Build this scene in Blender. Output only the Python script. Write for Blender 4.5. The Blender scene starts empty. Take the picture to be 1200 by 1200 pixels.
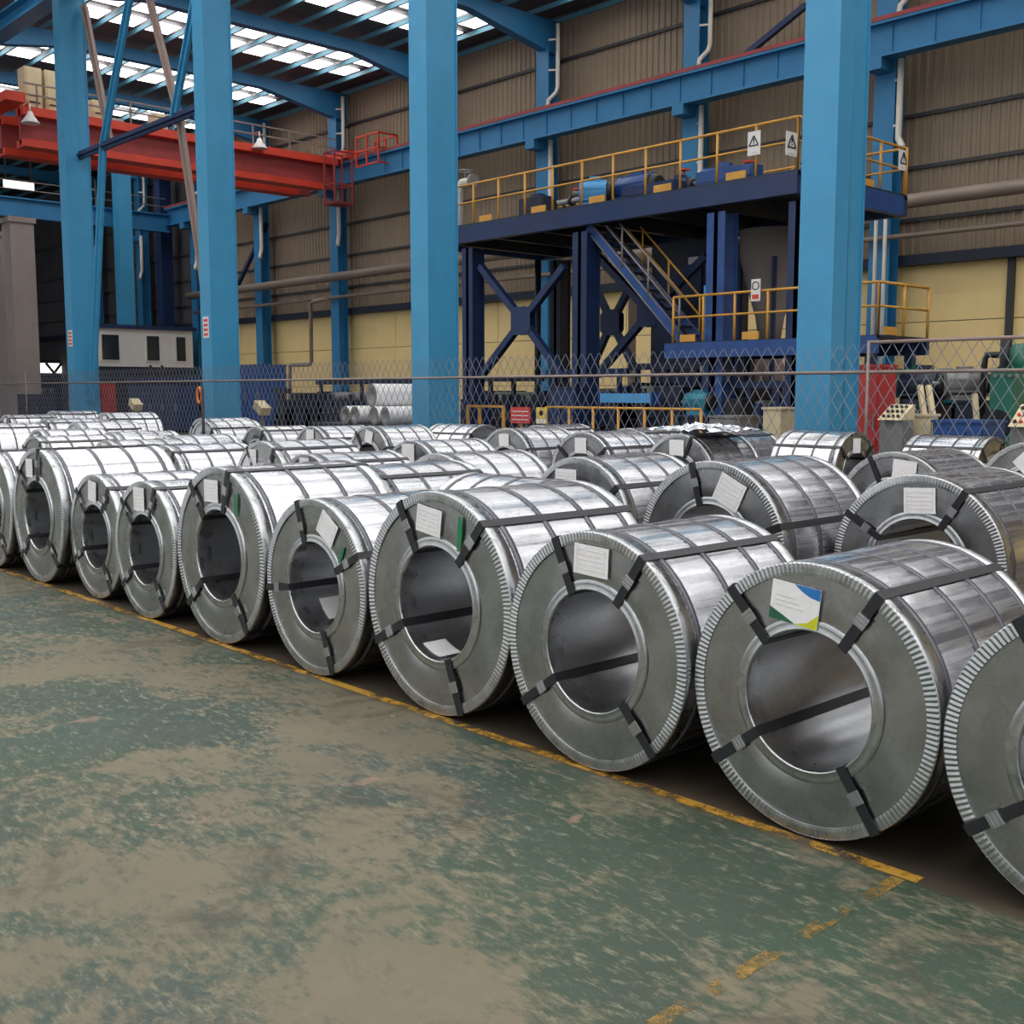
import bpy, math, random
from math import sin, cos, pi, radians, atan, tan, sqrt
from mathutils import Vector, Matrix
random.seed(7)
SC = bpy.context.scene
COL = SC.collection

# ------------------------------------------------------------------ camera
F = 1300.0; H = 1.95
PITCH = atan(142/F); PHI = atan(1218*cos(PITCH)/F)
fh = Vector((-cos(PHI), sin(PHI), 0)); RIGHT = Vector((sin(PHI), cos(PHI), 0))
FW = fh*cos(PITCH)+Vector((0, 0, -sin(PITCH))); UP = RIGHT.cross(FW)
CAM = Vector((0, 0, H))
cd = bpy.data.cameras.new('camera'); cam = bpy.data.objects.new('camera', cd); COL.objects.link(cam)
m = Matrix((RIGHT, UP, -FW)).transposed().to_4x4(); m.translation = CAM
cam.matrix_world = m
cd.sensor_fit = 'HORIZONTAL'; cd.sensor_width = 36; cd.lens = 36*F/1200
cd.clip_end = 500
SC.camera = cam

# ------------------------------------------------------------------ world, exposure
w = bpy.data.worlds.new('sky'); SC.world = w; w.use_nodes = True
bg = w.node_tree.nodes['Background']; bg.inputs[0].default_value = (.92, .96, 1, 1); bg.inputs[1].default_value = 1.0
SKYLIGHT = 5.6
SC.view_settings.view_transform = 'Standard'; SC.view_settings.look = 'None'
SC.view_settings.exposure = -0.22; SC.view_settings.gamma = 1; SC.view_settings.use_curve_mapping = False

# ------------------------------------------------------------------ placing helpers: a sight line met with a plane of the hall
def ray(x, y): return FW+RIGHT*((x-600)/F)-UP*((y-600)/F)
def onY(x, y, Y): r = ray(x, y); return CAM+r*(Y/r.y)
def onX(x, y, X): r = ray(x, y); return CAM+r*(X/r.x)
def gx(x, Y): return onY(x, 458, Y).x
def gz(x, y, Y): return onY(x, y, Y).z

# ------------------------------------------------------------------ materials
def lin(c):
    def f(v):
        v /= 255.0
        return v/12.92 if v <= .04045 else ((v+.055)/1.055)**2.4
    return (f(c[0]), f(c[1]), f(c[2]), 1)
def newmat(name):
    mt = bpy.data.materials.new(name); mt.use_nodes = True
    return mt, mt.node_tree.nodes, mt.node_tree.links, mt.node_tree.nodes['Principled BSDF']
def mat(name, c, rough=.6, metal=0, var=.12, scale=3, bump=0, spec=.5, dirt=None):
    mt, N, L, b = newmat(name)
    base = lin(c)
    tc = N.new('ShaderNodeTexCoord'); nz = N.new('ShaderNodeTexNoise')
    nz.inputs['Scale'].default_value = scale; nz.inputs['Detail'].default_value = 6; nz.inputs['Roughness'].default_value = .65
    L.new(tc.outputs['Object'], nz.inputs['Vector'])
    mx = N.new('ShaderNodeMix'); mx.data_type = 'RGBA'
    mx.inputs[6].default_value = tuple(v*(1-var) for v in base[:3])+(1,)
    d = lin(dirt) if dirt else tuple(min(1, v*(1+var)) for v in base[:3])+(1,)
    mx.inputs[7].default_value = d
    rp = N.new('ShaderNodeMapRange'); rp.inputs[1].default_value = .35; rp.inputs[2].default_value = .7
    L.new(nz.outputs[0], rp.inputs[0]); L.new(rp.outputs[0], mx.inputs[0]); L.new(mx.outputs[2], b.inputs['Base Color'])
    b.inputs['Roughness'].default_value = rough; b.inputs['Metallic'].default_value = metal
    b.inputs['Specular IOR Level'].default_value = spec
    if bump:
        bp = N.new('ShaderNodeBump'); bp.inputs['Strength'].default_value = bump; bp.inputs['Distance'].default_value = .02
        L.new(nz.outputs[0], bp.inputs['Height']); L.new(bp.outputs[0], b.inputs['Normal'])
    return mt
def steel(name, c, r0, r1, stretch, bump, scale=6):
    mt, N, L, b = newmat(name)
    tc = N.new('ShaderNodeTexCoord'); mp = N.new('ShaderNodeMapping'); mp.inputs['Scale'].default_value = stretch
    L.new(tc.outputs['Object'], mp.inputs[0])
    nz = N.new('ShaderNodeTexNoise'); nz.inputs['Scale'].default_value = scale; nz.inputs['Detail'].default_value = 2.5
    L.new(mp.outputs[0], nz.inputs['Vector'])
    n2 = N.new('ShaderNodeTexVoronoi'); n2.inputs['Scale'].default_value = 45
    L.new(tc.outputs['Object'], n2.inputs['Vector'])
    mr = N.new('ShaderNodeMapRange'); mr.inputs[1].default_value = .3; mr.inputs[2].default_value = .7
    mr.inputs[3].default_value = r0; mr.inputs[4].default_value = r1
    L.new(nz.outputs[0], mr.inputs[0]); L.new(mr.outputs[0], b.inputs['Roughness'])
    base = lin(c)
    mx = N.new('ShaderNodeMix'); mx.data_type = 'RGBA'; mx.inputs[6].default_value = tuple(v*.86 for v in base[:3])+(1,); mx.inputs[7].default_value = base
    L.new(n2.outputs['Color'], mx.inputs[0])
    mx2 = N.new('ShaderNodeMix'); mx2.data_type = 'RGBA'; mx2.blend_type = 'MULTIPLY'; mx2.inputs[0].default_value = .5
    cr = N.new('ShaderNodeValToRGB'); cr.color_ramp.elements[0].color = (.66, .66, .66, 1); cr.color_ramp.elements[1].color = (1, 1, 1, 1)
    cr.color_ramp.elements[0].position = .3; cr.color_ramp.elements[1].position = .65
    L.new(nz.outputs[0], cr.inputs[0]); L.new(mx.outputs[2], mx2.inputs[6]); L.new(cr.outputs[0], mx2.inputs[7])
    L.new(mx2.outputs[2], b.inputs['Base Color'])
    b.inputs['Metallic'].default_value = 1
    if bump:
        bp = N.new('ShaderNodeBump'); bp.inputs['Strength'].default_value = bump; bp.inputs['Distance'].default_value = .01
        L.new(nz.outputs[0], bp.inputs['Height']); L.new(bp.outputs[0], b.inputs['Normal'])
    return mt
def emit(name, c, s):
    mt, N, L, b = newmat(name)
    b.inputs['Base Color'].default_value = (.8, .8, .8, 1)
    b.inputs['Emission Color'].default_value = c; b.inputs['Emission Strength'].default_value = s
    return mt
def floor_mat():
    mt, N, L, b = newmat('worn_green_floor')
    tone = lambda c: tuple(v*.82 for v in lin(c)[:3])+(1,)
    tc = N.new('ShaderNodeTexCoord')
    def noise(scale, detail, rough, dist=0, st=(1, 1, 1), rot=0):
        mp = N.new('ShaderNodeMapping'); mp.inputs['Scale'].default_value = st; mp.inputs['Rotation'].default_value = (0, 0, rot)
        L.new(tc.outputs['Object'], mp.inputs[0])
        n = N.new('ShaderNodeTexNoise'); n.inputs['Scale'].default_value = scale; n.inputs['Detail'].default_value = detail
        n.inputs['Roughness'].default_value = rough; n.inputs['Distortion'].default_value = dist
        L.new(mp.outputs[0], n.inputs['Vector']); return n.outputs[0]
    def rng(s, a, bb, lo=0, hi=1):
        r = N.new('ShaderNodeMapRange'); r.inputs[1].default_value = a; r.inputs[2].default_value = bb
        r.inputs[3].default_value = lo; r.inputs[4].default_value = hi; L.new(s, r.inputs[0]); return r.outputs[0]
    def mix(f, a, c):
        x = N.new('ShaderNodeMix'); x.data_type = 'RGBA'; L.new(f, x.inputs[0])
        for i, v in ((6, a), (7, c)):
            if isinstance(v, tuple): x.inputs[i].default_value = v
            else: L.new(v, x.inputs[i])
        return x.outputs[2]
    def mth(op, a, c):
        x = N.new('ShaderNodeMath'); x.operation = op
        for i, v in ((0, a), (1, c)):
            if isinstance(v, (int, float)): x.inputs[i].default_value = v
            else: L.new(v, x.inputs[i])
        return x.outputs[0]
    big = noise(.42, 4, .6, .4); mid = noise(1.6, 10, .72, .6); fine = noise(9, 10, .75, .3, (1, 2.2, 1), .5); scr = noise(14, 8, .7, 0, (1, 9, 1), .9)
    green = mix(rng(noise(.8, 6, .6), .35, .65), tone((64, 76, 62)), tone((62, 83, 66)))
    green = mix(rng(noise(.5, 3, .5), .5, .66), green, tone((64, 80, 74)))
    tan_ = mix(rng(mid, .35, .65), tone((106, 100, 82)), tone((128, 117, 96)))
    worn = mth('ADD', mth('MULTIPLY', big, 1.0), mth('MULTIPLY', mid, .95))
    worn = mth('ADD', worn, mth('MULTIPLY', fine, .7))
    f1 = rng(worn, 1.27, 1.41)
    band = mth('MULTIPLY', rng(worn, 1.05, 1.26), rng(worn, 1.5, 1.36))
    col = mix(mth('MULTIPLY', f1, .9), green, tan_)
    f2 = mth('MULTIPLY', rng(mth('ADD', fine, mth('MULTIPLY', scr, .6)), .84, .97), rng(band, 0, 1, .12, .78))
    col = mix(f2, col, tone((146, 143, 118)))
    f3 = rng(noise(1.1, 9, .75, .8), .54, .66, 0, .7)
    col = mix(f3, col, tone((70, 66, 56)))
    f4 = rng(noise(1.9, 9, .7, .5), .63, .68, 0, .8)
    col = mix(f4, col, tone((146, 120, 102)))
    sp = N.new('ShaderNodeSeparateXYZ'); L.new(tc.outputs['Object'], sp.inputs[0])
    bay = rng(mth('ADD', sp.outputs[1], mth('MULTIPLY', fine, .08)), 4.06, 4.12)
    brown = mix(rng(mid, .35, .65), tone((62, 56, 48)), tone((88, 76, 60)))  # brown bay floor, darkened further as painted shade under the coils
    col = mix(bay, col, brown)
    L.new(col, b.inputs['Base Color'])
    L.new(rng(mid, .3, .7, .5, .75), b.inputs['Roughness'])
    b.inputs['Specular IOR Level'].default_value = .35
    bp = N.new('ShaderNodeBump'); bp.inputs['Strength'].default_value = .15; bp.inputs['Distance'].default_value = .01
    L.new(fine, bp.inputs['Height']); L.new(bp.outputs[0], b.inputs['Normal'])
    return mt
def paint_line_mat(name, c, wear):
    mt, N, L, b = newmat(name)
    tc = N.new('ShaderNodeTexCoord'); n = N.new('ShaderNodeTexNoise'); n.inputs['Scale'].default_value = 5
    n.inputs['Detail'].default_value = 10; n.inputs['Roughness'].default_value = .75; L.new(tc.outputs['Object'], n.inputs['Vector'])
    r = N.new('ShaderNodeMapRange'); r.inputs[1].default_value = wear; r.inputs[2].default_value = wear+.12; L.new(n.outputs[0], r.inputs[0])
    L.new(r.outputs[0], b.inputs['Alpha'])
    b.inputs['Base Color'].default_value = lin(c); b.inputs['Roughness'].default_value = .6
    return mt
M = {}
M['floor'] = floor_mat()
M['yellow_line'] = paint_line_mat('yellow_line_paint', (178, 134, 48), .43)
M['faded_line'] = paint_line_mat('faded_line_paint', (146, 116, 58), .49)
M['pale_line'] = paint_line_mat('pale_line_paint', (130, 128, 108), .5)
M['shell'] = steel('bright_galvanised_sheet', (228, 227, 231), .20, .34, (6, .12, 6), .03)
M['disc'] = steel('dull_galvanised_disc', (188, 188, 189), .22, .35, (1.2, 1.2, 1.2), 0, 3)
M['guard'] = steel('edge_guard_sheet', (204, 205, 206), .24, .36, (2, 2, 2), 0)
M['bore'] = steel('bore_sheet', (206, 207, 210), .30, .40, (2, .5, 2), 0)
M['strap'] = mat('black_strap', (38, 38, 42), .38, 0, .15, 12)
M['hoop'] = mat('dark_steel_band', (104, 104, 110), .42, .7, .15, 12)
M['buckle'] = mat('silver_buckle', (190, 190, 194), .3, .9, .1, 30)
M['paper'] = mat('white_label_paper', (244, 240, 240), .7, 0, .05, 8)
M['ink'] = mat('grey_label_ink', (222, 217, 218), .7)
M['green_paint'] = mat('green_marker_paint', (22, 128, 82), .55)
M['pblue'] = mat('label_blue_print', (40, 120, 190), .6); M['pgreen'] = mat('label_green_print', (36, 96, 70), .6); M['pyel'] = mat('label_yellow_print', (214, 214, 40), .6)
M['blue'] = mat('blue_steel_paint', (62, 144, 186), .42, 0, .07, .8)
M['blue2'] = mat('blue_beam_paint', (44, 120, 168), .5, 0, .12, .7)
M['navy'] = mat('navy_machine_paint', (22, 44, 84), .5, 0, .2, 1.5)
M['navy_dark'] = mat('dark_machine_paint', (26, 34, 54), .5, 0, .3, 2)
M['machine_blue'] = mat('blue_machine_paint', (32, 70, 130), .45, 0, .2, 2)
M['light_blue'] = mat('light_blue_paint', (74, 150, 205), .5, 0, .1, 2)
M['teal'] = mat('teal_paint', (30, 120, 140), .5, 0, .15, 2)
M['red'] = mat('red_crane_paint', (214, 66, 44), .5, 0, .12, .8)
M['red_rail'] = mat('red_rail_paint', (156, 62, 62), .6, 0, .15, 1)
M['red_cab'] = mat('red_cabinet_paint', (176, 52, 54), .45, 0, .1, 1)
M['wall'] = mat('brown_corrugated_sheet', (140, 121, 101), .6, 0, .10, .35)
M['cream'] = mat('cream_wall_panel', (240, 210, 148), .7, 0, .07, .3)
M['girt'] = mat('dark_girt', (58, 56, 58), .6)
M['roof'] = mat('dark_roof_sheet', (84, 80, 84), .7, 0, .1, .3)
M['purlin'] = mat('cyan_purlin', (84, 136, 156), .5, 0, .1, 1)
M['pipe'] = mat('grey_pipe', (140, 124, 112), .5, .1, .12, .6)
M['downpipe'] = mat('off_white_pipe', (216, 208, 196), .5, 0, .06, 1)
M['brown_steel'] = mat('brown_grey_steel', (146, 124, 116), .6, 0, .1, 1)
M['concrete'] = mat('grey_concrete', (150, 138, 134), .8, 0, .1, .5)
M['yellow'] = mat('yellow_rail_paint', (204, 148, 58), .5, 0, .12, 2)
M['green'] = mat('green_machine_paint', (30, 104, 84), .45, 0, .15, 1.5)
M['grey'] = mat('grey_machine_paint', (128, 126, 124), .5, .2, .15, 1)
M['dark'] = mat('dark_grease', (34, 34, 36), .5, .2, .3, 3)
M['beige'] = mat('beige_cabinet', (214, 196, 158), .55, 0, .06, 1)
M['white'] = mat('white_panel', (222, 218, 214), .6, 0, .05, 1)
M['glass'] = mat('dark_window_glass', (40, 46, 54), .08, 0, .05, 1)
M['mesh'] = mat('galvanised_wire', (140, 142, 150), .45, .6, .1, 2)
M['rail_grey'] = mat('weathered_rail', (142, 128, 122), .55, .3, .15, 2)
M['roll'] = mat('white_wrapped_roll', (240, 238, 238), .4, 0, .04, 3)
M['sign_red'] = mat('sign_red_print', (212, 64, 56), .5); M['black'] = mat('black_print', (26, 26, 28), .6); M['sign_yellow'] = mat('sign_yellow_print', (222, 190, 90), .5)
M['endwall_shade'] = mat('dark_end_wall_and_shade', (70, 68, 72), .8, 0, .15, .3)
M['foil'] = steel('crumpled_foil', (228, 230, 236), .14, .3, (1, 1, 1), .3, 9)
M['orange'] = mat('orange_hose', (214, 116, 40), .5)
M['skylight'] = emit('translucent_skylight', (1, .99, .97, 1), SKYLIGHT)
M['lamp'] = emit('lit_panel', (1, .96, .92, 1), 2.2)

# ------------------------------------------------------------------ mesh builder
class MB:
    def __init__(s): s.v = []; s.f = []; s.sm = []
    def quad(s, *pts, smooth=False):
        i = len(s.v); s.v += [Vector(p) for p in pts]; s.f.append(tuple(range(i, i+len(pts)))); s.sm.append(smooth); return s
    def box(s, x0, x1, y0, y1, z0, z1, rot=None, piv=None):
        i = len(s.v)
        P = [Vector((x, y, z)) for z in (z0, z1) for x, y in ((x0, y0), (x1, y0), (x1, y1), (x0, y1))]
        if rot is not None:
            pv = Vector(piv) if piv else Vector(((x0+x1)/2, (y0+y1)/2, (z0+z1)/2)); P = [pv+rot@(p-pv) for p in P]
        s.v += P
        for q in ((0, 3, 2, 1), (4, 5, 6, 7), (0, 1, 5, 4), (1, 2, 6, 5), (2, 3, 7, 6), (3, 0, 4, 7)):
            s.f.append(tuple(i+k for k in q)); s.sm.append(False)
        return s
    def cbox(s, c, d, rot=None):
        return s.box(c[0]-d[0]/2, c[0]+d[0]/2, c[1]-d[1]/2, c[1]+d[1]/2, c[2]-d[2]/2, c[2]+d[2]/2, rot)
    def bar(s, a, b, w_, h_=None, up=(0, 0, 1)):
        a = Vector(a); b = Vector(b); h_ = h_ or w_; d = (b-a).normalized(); u = Vector(up)
        if abs(d.dot(u)) > .98: u = Vector((0, 1, 0))
        sd = d.cross(u).normalized()*w_/2; u2 = sd.cross(d).normalized()*h_/2
        i = len(s.v)
        for p in (a, b): s.v += [p-sd-u2, p+sd-u2, p+sd+u2, p-sd+u2]
        for q in ((0, 3, 2, 1), (4, 5, 6, 7), (0, 1, 5, 4), (1, 2, 6, 5), (2, 3, 7, 6), (3, 0, 4, 7)):
            s.f.append(tuple(i+k for k in q)); s.sm.append(False)
        return s
    def tube(s, pts, r, n=8, cap=True):
        pts = [Vector(p) for p in pts]; rings = []
        pu = None
        for k, p in enumerate(pts):
            d = ((pts[min(k+1, len(pts)-1)]-pts[max(k-1, 0)])).normalized()
            u = pu if pu is not None else (Vector((0, 0, 1)) if abs(d.z) < .9 else Vector((1, 0, 0)))
            sd = d.cross(u).normalized(); u = sd.cross(d).normalized(); pu = u
            i = len(s.v); rings.append(i)
            rr = r[k] if isinstance(r, (list, tuple)) else r
            s.v += [p+(sd*cos(2*pi*j/n)+u*sin(2*pi*j/n))*rr for j in range(n)]
        for a, b in zip(rings, rings[1:]):
            for j in range(n):
                s.f.append((a+j, a+(j+1) % n, b+(j+1) % n, b+j)); s.sm.append(n > 4)
        if cap:
            s.f.append(tuple(rings[0]+j for j in reversed(range(n)))); s.sm.append(False)
            s.f.append(tuple(rings[-1]+j for j in range(n))); s.sm.append(False)
        return s
    def cyl(s, a, b, r, n=16): return s.tube([a, b], r, n)
    def build(s, name, mt, parent=None, loc=None):
        me = bpy.data.meshes.new(name); me.from_pydata([tuple(v) for v in s.v], [], s.f)
        me.polygons.foreach_set('use_smooth', s.sm); me.materials.append(mt); me.update()
        o = bpy.data.objects.new(name, me); COL.objects.link(o)
        if parent: o.parent = parent
        if loc: o.location = loc
        return o
def link(me, name, parent, loc=(0, 0, 0), rot=(0, 0, 0), scale=None):
    o = bpy.data.objects.new(name, me); COL.objects.link(o); o.parent = parent
    o.location = loc; o.rotation_euler = rot
    if scale: o.scale = scale
    return o
def tag(o, label=None, cat=None, group=None, kind=None):
    if label: o['label'] = label
    if cat: o['category'] = cat
    if group: o['group'] = group
    if kind: o['kind'] = kind
    return o
def thing(name, label, cat, loc=(0, 0, 0), rz=0, group=None):
    o = bpy.data.objects.new(name, None); COL.objects.link(o); o.location = loc; o.rotation_euler = (0, 0, rz)
    o.empty_display_size = .2
    return tag(o, label, cat, group)
def struct(o): return tag(o, kind='structure')

# ------------------------------------------------------------------ setting: floor, walls, ceiling
YW = 40.0; BAY = 8.98; XC0 = -21.56
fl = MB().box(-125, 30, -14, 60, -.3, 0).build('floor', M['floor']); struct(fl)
COLX = [XC0-BAY*k for k in range(-7, 9)]
XL, XR, XP = -110.0, 44.0, 17.0      # ends of the hall; wall panels are built as far as XP
wb = MB().box(XL, XR, YW+.12, YW+.3, 0, 20.2).build('wall_back', M['girt']); struct(wb)
def corr_mesh(wd, ht):
    b = MB(); n = int(wd/.34); p = wd/n; prof = []
    for k in range(n): prof += [(k*p, 0), (k*p+p*.5, 0), (k*p+p*.62, -.05), (k*p+p*.88, -.05)]
    prof.append((wd, 0))
    for (xa, ya), (xb, yb) in zip(prof, prof[1:]): b.quad((xa, ya, 0), (xb, yb, 0), (xb, yb, ht), (xa, ya, ht))
    return b
levels = [6.95, 8.3, 10.2, 12.1, 15.0, 17.9, 20.0]
cache = {}
edges = [XL+.1]+sorted(COLX)
edges = [e for e in edges if e < XP-1]+[XP]
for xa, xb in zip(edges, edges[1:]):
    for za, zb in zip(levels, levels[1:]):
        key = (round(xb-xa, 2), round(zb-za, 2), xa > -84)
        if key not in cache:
            o = corr_mesh(xb-xa-.03, zb-za-.12).build('corrugated_panel', M['wall'] if xa > -84 else M['endwall_shade'], wb); cache[key] = o.data  # far panels coloured dark to imitate the unlit end of the hall
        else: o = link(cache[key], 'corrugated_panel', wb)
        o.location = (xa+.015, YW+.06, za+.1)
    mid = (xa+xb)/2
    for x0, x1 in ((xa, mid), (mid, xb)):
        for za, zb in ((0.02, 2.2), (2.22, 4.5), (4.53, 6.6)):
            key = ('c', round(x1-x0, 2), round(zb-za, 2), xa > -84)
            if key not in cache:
                o = MB().box(0, x1-x0-.04, 0, .08, 0, zb-za).build('cream_panel', M['cream'] if xa > -84 else M['endwall_shade'], wb); cache[key] = o.data  # cream panels at the far end painted dark in place of shade
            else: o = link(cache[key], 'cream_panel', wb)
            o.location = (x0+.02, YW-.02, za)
    if -22 < mid: MB().box(mid-.12, mid+.12, YW-.18, YW-.03, 0, 6.6).build('wall_post', M['girt'], wb)
for z in levels[:-1]:
    MB().box(XL, XR, YW-.08, YW+.1, z-.06, z+.08).build('girt', M['girt'], wb)
MB().box(XL, XR, YW-.5, YW-.1, 6.6, 6.95).build('ledge_beam', M['navy_dark'], wb)
wl = MB().box(XL-.3, XL, -14, YW+.3, 0, 20.2).build('wall_left', M['endwall_shade']); struct(wl)
wl2 = MB()
for k in range(26):
    MB().box(XL+.0, XL+.06, -14+k*2.08, -14+k*2.08+2.0, .1, 20).build('wall_sheet', M['endwall_shade'], wl)
wr = MB().box(XR, XR+.3, -14, YW+.3, 0, 20.2).build('wall_right', M['endwall_shade']); struct(wr)

ZR = 20.0
ce = MB().box(XL-.3, XR+.3, -14, YW+.3, ZR+.12, ZR+.3).build('ceiling', M['roof']); struct(ce)
sky = MB().box(-.75, .75, -.72, .72, -.02, .02).build('skylight', M['skylight'], ce)
purl_y = [-14+1.8*k for k in range(31)]
first = True
rows = []
for xc in COLX:
    for dx in (2.5, 3.3, 4.5, 5.7, 6.6): rows.append(xc-dx)
cnt = 0
long_strip = MB()
for xr in rows:
    if xr < XL+1.2 or xr > XR-1.2: continue
    for ya in purl_y[:-1]:
        yc = ya+.9
        vis = (xr < -30 and yc > 19.3) or (xr < -48 and yc > 6)
        dxs = (xr+60) % BAY
        ofs = (XC0-xr) % BAY
        if yc < 19.1 and xr < -40 and ofs > 4: continue  # unseen coil-aisle strips thinned out here to dim coil-top reflections
        if yc > 19.1 and not (3 < ofs < 4 or 5 < ofs < 6): continue        # two strips a bay over the crane aisle
        if yc < 19.1 and (3 < ofs < 4 or 5 < ofs < 6): continue            # three strips a bay over the coil aisle
        if yc > 37.4 or (xr < -84): continue
        xx = xr
        if cnt < 300 and vis:
            if first: o = sky; first = False
            else: o = link(sky.data, 'skylight', ce)
            o.location = (xx, yc, ZR-.02); cnt += 1
        else: long_strip.cbox((xx, yc, ZR-.02), (1.5, 1.44, .04))
o = long_strip.build('skylight_rows', M['skylight'], ce); o['kind'] = 'stuff'
for y in purl_y:
    MB().box(XL, XR, y-.05, y+.05, ZR-.28, ZR-.06).build('purlin', M['purlin'], ce)
for xc in COLX:
    b = MB()
    def tap(y0, z0, y1, z1):
        b.quad((xc-.16, y0, z0), (xc-.16, y1, z1), (xc-.16, y1, ZR-.34), (xc-.16, y0, ZR-.34))
        b.quad((xc+.16, y0, z0), (xc+.16, y0, ZR-.34), (xc+.16, y1, ZR-.34), (xc+.16, y1, z1))
        b.quad((xc-.25, y0, z0), (xc+.25, y0, z0), (xc+.25, y1, z1), (xc-.25, y1, z1))
    tap(-14, 19.1, 15, 19.1); tap(15, 19.1, 19.1, 18.4); tap(19.1, 18.4, 23, 19.05); tap(23, 19.05, 34, 19.05); tap(34, 19.05, YW-.2, 18.0)
    b.build('rafter', M['blue2'], ce)

# ------------------------------------------------------------------ wall side: columns, runway beam, pipes
ncol = 0
ordin = ['first', 'second', 'third', 'fourth', 'fifth', 'sixth', 'seventh', 'eighth', 'ninth', 'tenth', 'eleventh']
vis_cols = [x for x in COLX if XL < x < -15]
for k, xc in enumerate(sorted(vis_cols, reverse=True)):
    t = thing('wall_column', 'blue steel column against the cream back wall, %s from the right' % ordin[k], 'column', (xc, YW-.85, 0), 0, 'columns along the back wall')
    b = MB().box(-.42, .42, -.35, -.31, 0, 18.4).box(-.42, .42, .29, .33, 0, 18.4).box(-.05, .05, -.31, .29, 0, 18.4)
    b.build('shaft', M['blue2'], t)
    MB().box(-.46, .46, -.45, .42, 0, .05).build('base_plate', M['blue2'], t)
    MB().box(-.3, .3, -1.2, -.35, 13.5, 13.9).build('beam_bracket', M['blue2'], t)
    b = MB()
    X, Y = .8, -.1
    b.tube([(X, Y, 19.3), (X, Y, 16.4), (X-.05, Y-.05, 16.15), (X-.22, Y-.4, 15.75), (X-.25, Y-.45, 15.3)], .1, 8)
    for zc in (18.6, 17.2): b.bar((X, Y, zc), (.40, -.33, zc), .05, .08)
    dp = b.build('downpipe', M['downpipe'], None, (xc, YW-.85, 0))
    tag(dp, 'off-white downpipe above the runway beam, beside the %s wall column from the right' % ordin[k], 'pipe', 'downpipes on the back wall')
    b = MB().tube([(.64, Y-.3, 13.9), (.64, Y-.3, 11.3), (.66, Y-.35, 11.1), (.95, Y-.6, 10.75), (.97, Y-.62, 10.55)], .12, 8)
    for zc in (13.2, 11.6): b.bar((.64, Y-.3, zc), (.40, -.34, zc), .05, .08)
    dp = b.build('downpipe', M['downpipe'], None, (xc, YW-.85, 0))
    tag(dp, 'off-white downpipe below the runway beam, beside the %s wall column from the right' % ordin[k], 'pipe', 'downpipes on the back wall')
rb = thing('runway_beam', 'long blue crane runway beam with a red rail along the back wall', 'beam', (0, YW-1.75, 0))
MB().box(-78, XR-.2, -.06, .06, 13.95, 15.15).build('web', M['blue2'], rb)
MB().box(-78, XR-.2, -.32, .32, 15.05, 15.15).build('top_flange', M['blue2'], rb)
MB().box(-78, XR-.2, -.3, .3, 13.9, 14.0).build('bottom_flange', M['blue2'], rb)
MB().box(-78, XR-.2, -.34, .34, 15.15, 15.3).build('rail', M['red_rail'], rb)
b = MB()
for i in range(60):
    b.box(XR-1-i*1.6, XR-.96-i*1.6, -.12, -.06, 14.0, 15.05)
b.build('stiffener', M['blue2'], rb)['kind'] = 'stuff'
tag(MB().tube([(-75, 38.1, 8.7), (XR-.5, 38.1, 8.7)], .25, 14).build('large_pipe', M['pipe']), 'thick grey-brown pipe running the length of the back wall', 'pipe')
tag(MB().tube([(-75, 38.5, 7.55), (XR-.5, 38.5, 7.55)], .1, 8).build('thin_pipe', M['pipe']), 'thin grey pipe under the thick pipe along the back wall', 'pipe')
p = onY(1027, 255, 37.6)
tag(MB().tube([(p.x, 37.6, 0), (p.x, 37.6, 8.1), (p.x+.2, 37.7, 8.5), (p.x+.5, 38.0, 8.7)], .07, 8).build('riser_pipe', M['downpipe']), 'thin pale vertical pipe just right of the nearest blue column, left of two', 'pipe')
tag(MB().tube([(p.x+.42, 37.5, 0), (p.x+.42, 37.5, 8.2), (p.x+.6, 37.7, 8.6), (p.x+.9, 38, 8.7)], .07, 8).build('riser_pipe', M['downpipe']), 'thin pale vertical pipe just right of the nearest blue column, right of two', 'pipe')
a = onY(382, 350, 37); q = onY(364, 356, 37); r = onY(365, 424, 37); s = onY(340, 428, 37); u = onY(340, 450, 37)
tag(MB().tube([a, q+Vector((.3, 0, .1)), q, r, r+Vector((-.2, 0, -.15)), s, (s.x-.1, 37, u.z), (s.x-.1, 37, 0)], .12, 8).build('bent_pipe', M['pipe']), 'grey pipe bent down and left in front of the cream wall', 'pipe')
for (ax, ay, bx, by, lb) in ((278, 336, 313, 262, 'dark diagonal strut on the brown wall just right of the second blue column from left'), (862, 74, 945, 6, 'dark blue diagonal strut high on the wall left of the nearest blue column')):
    tag(MB().bar(onY(ax, ay, 39.3), onY(bx, by, 39.3), .22).build('wall_strut', M['navy']), lb, 'brace')

# ------------------------------------------------------------------ big columns of the aisle and their bracing
YC = 19.1
XF = [-11.60, -23.55, -35.35, -47.3]
names = ['nearest and widest blue column, at the right of the coils', 'blue box column in the middle, behind the coils',
         'blue box column left of centre with a sticker on it', 'leftmost blue box column with braces meeting it']
for k, xc in enumerate(XF):
    t = thing('steel_column', names[k], 'column', (xc, YC, 0), 0, 'blue columns between the aisles')
    a_, b_ = .37, .52
    MB().box(-a_, a_, -b_, -b_+.04, 0, 18.2).box(-a_, a_, b_-.04, b_, 0, 18.2).box(-a_+.03, a_-.04, -b_+.04, b_-.04, 0, 18.2).build('shaft', M['blue'], t)
    MB().box(a_-.06, a_-.01, -b_+.04, 0.02, 0, 18.2).build('cover_plate', M['blue'], t)
    MB().box(-a_-.15, a_+.15, -b_-.15, b_+.15, 0, .06).build('base_plate', M['blue'], t)
    if k == 0:
        MB().tube([(a_-.02, -.02, 0), (a_-.02, -.02, 18.2)], .02, 6).build('weld_seam', M['blue'], t)
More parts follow.
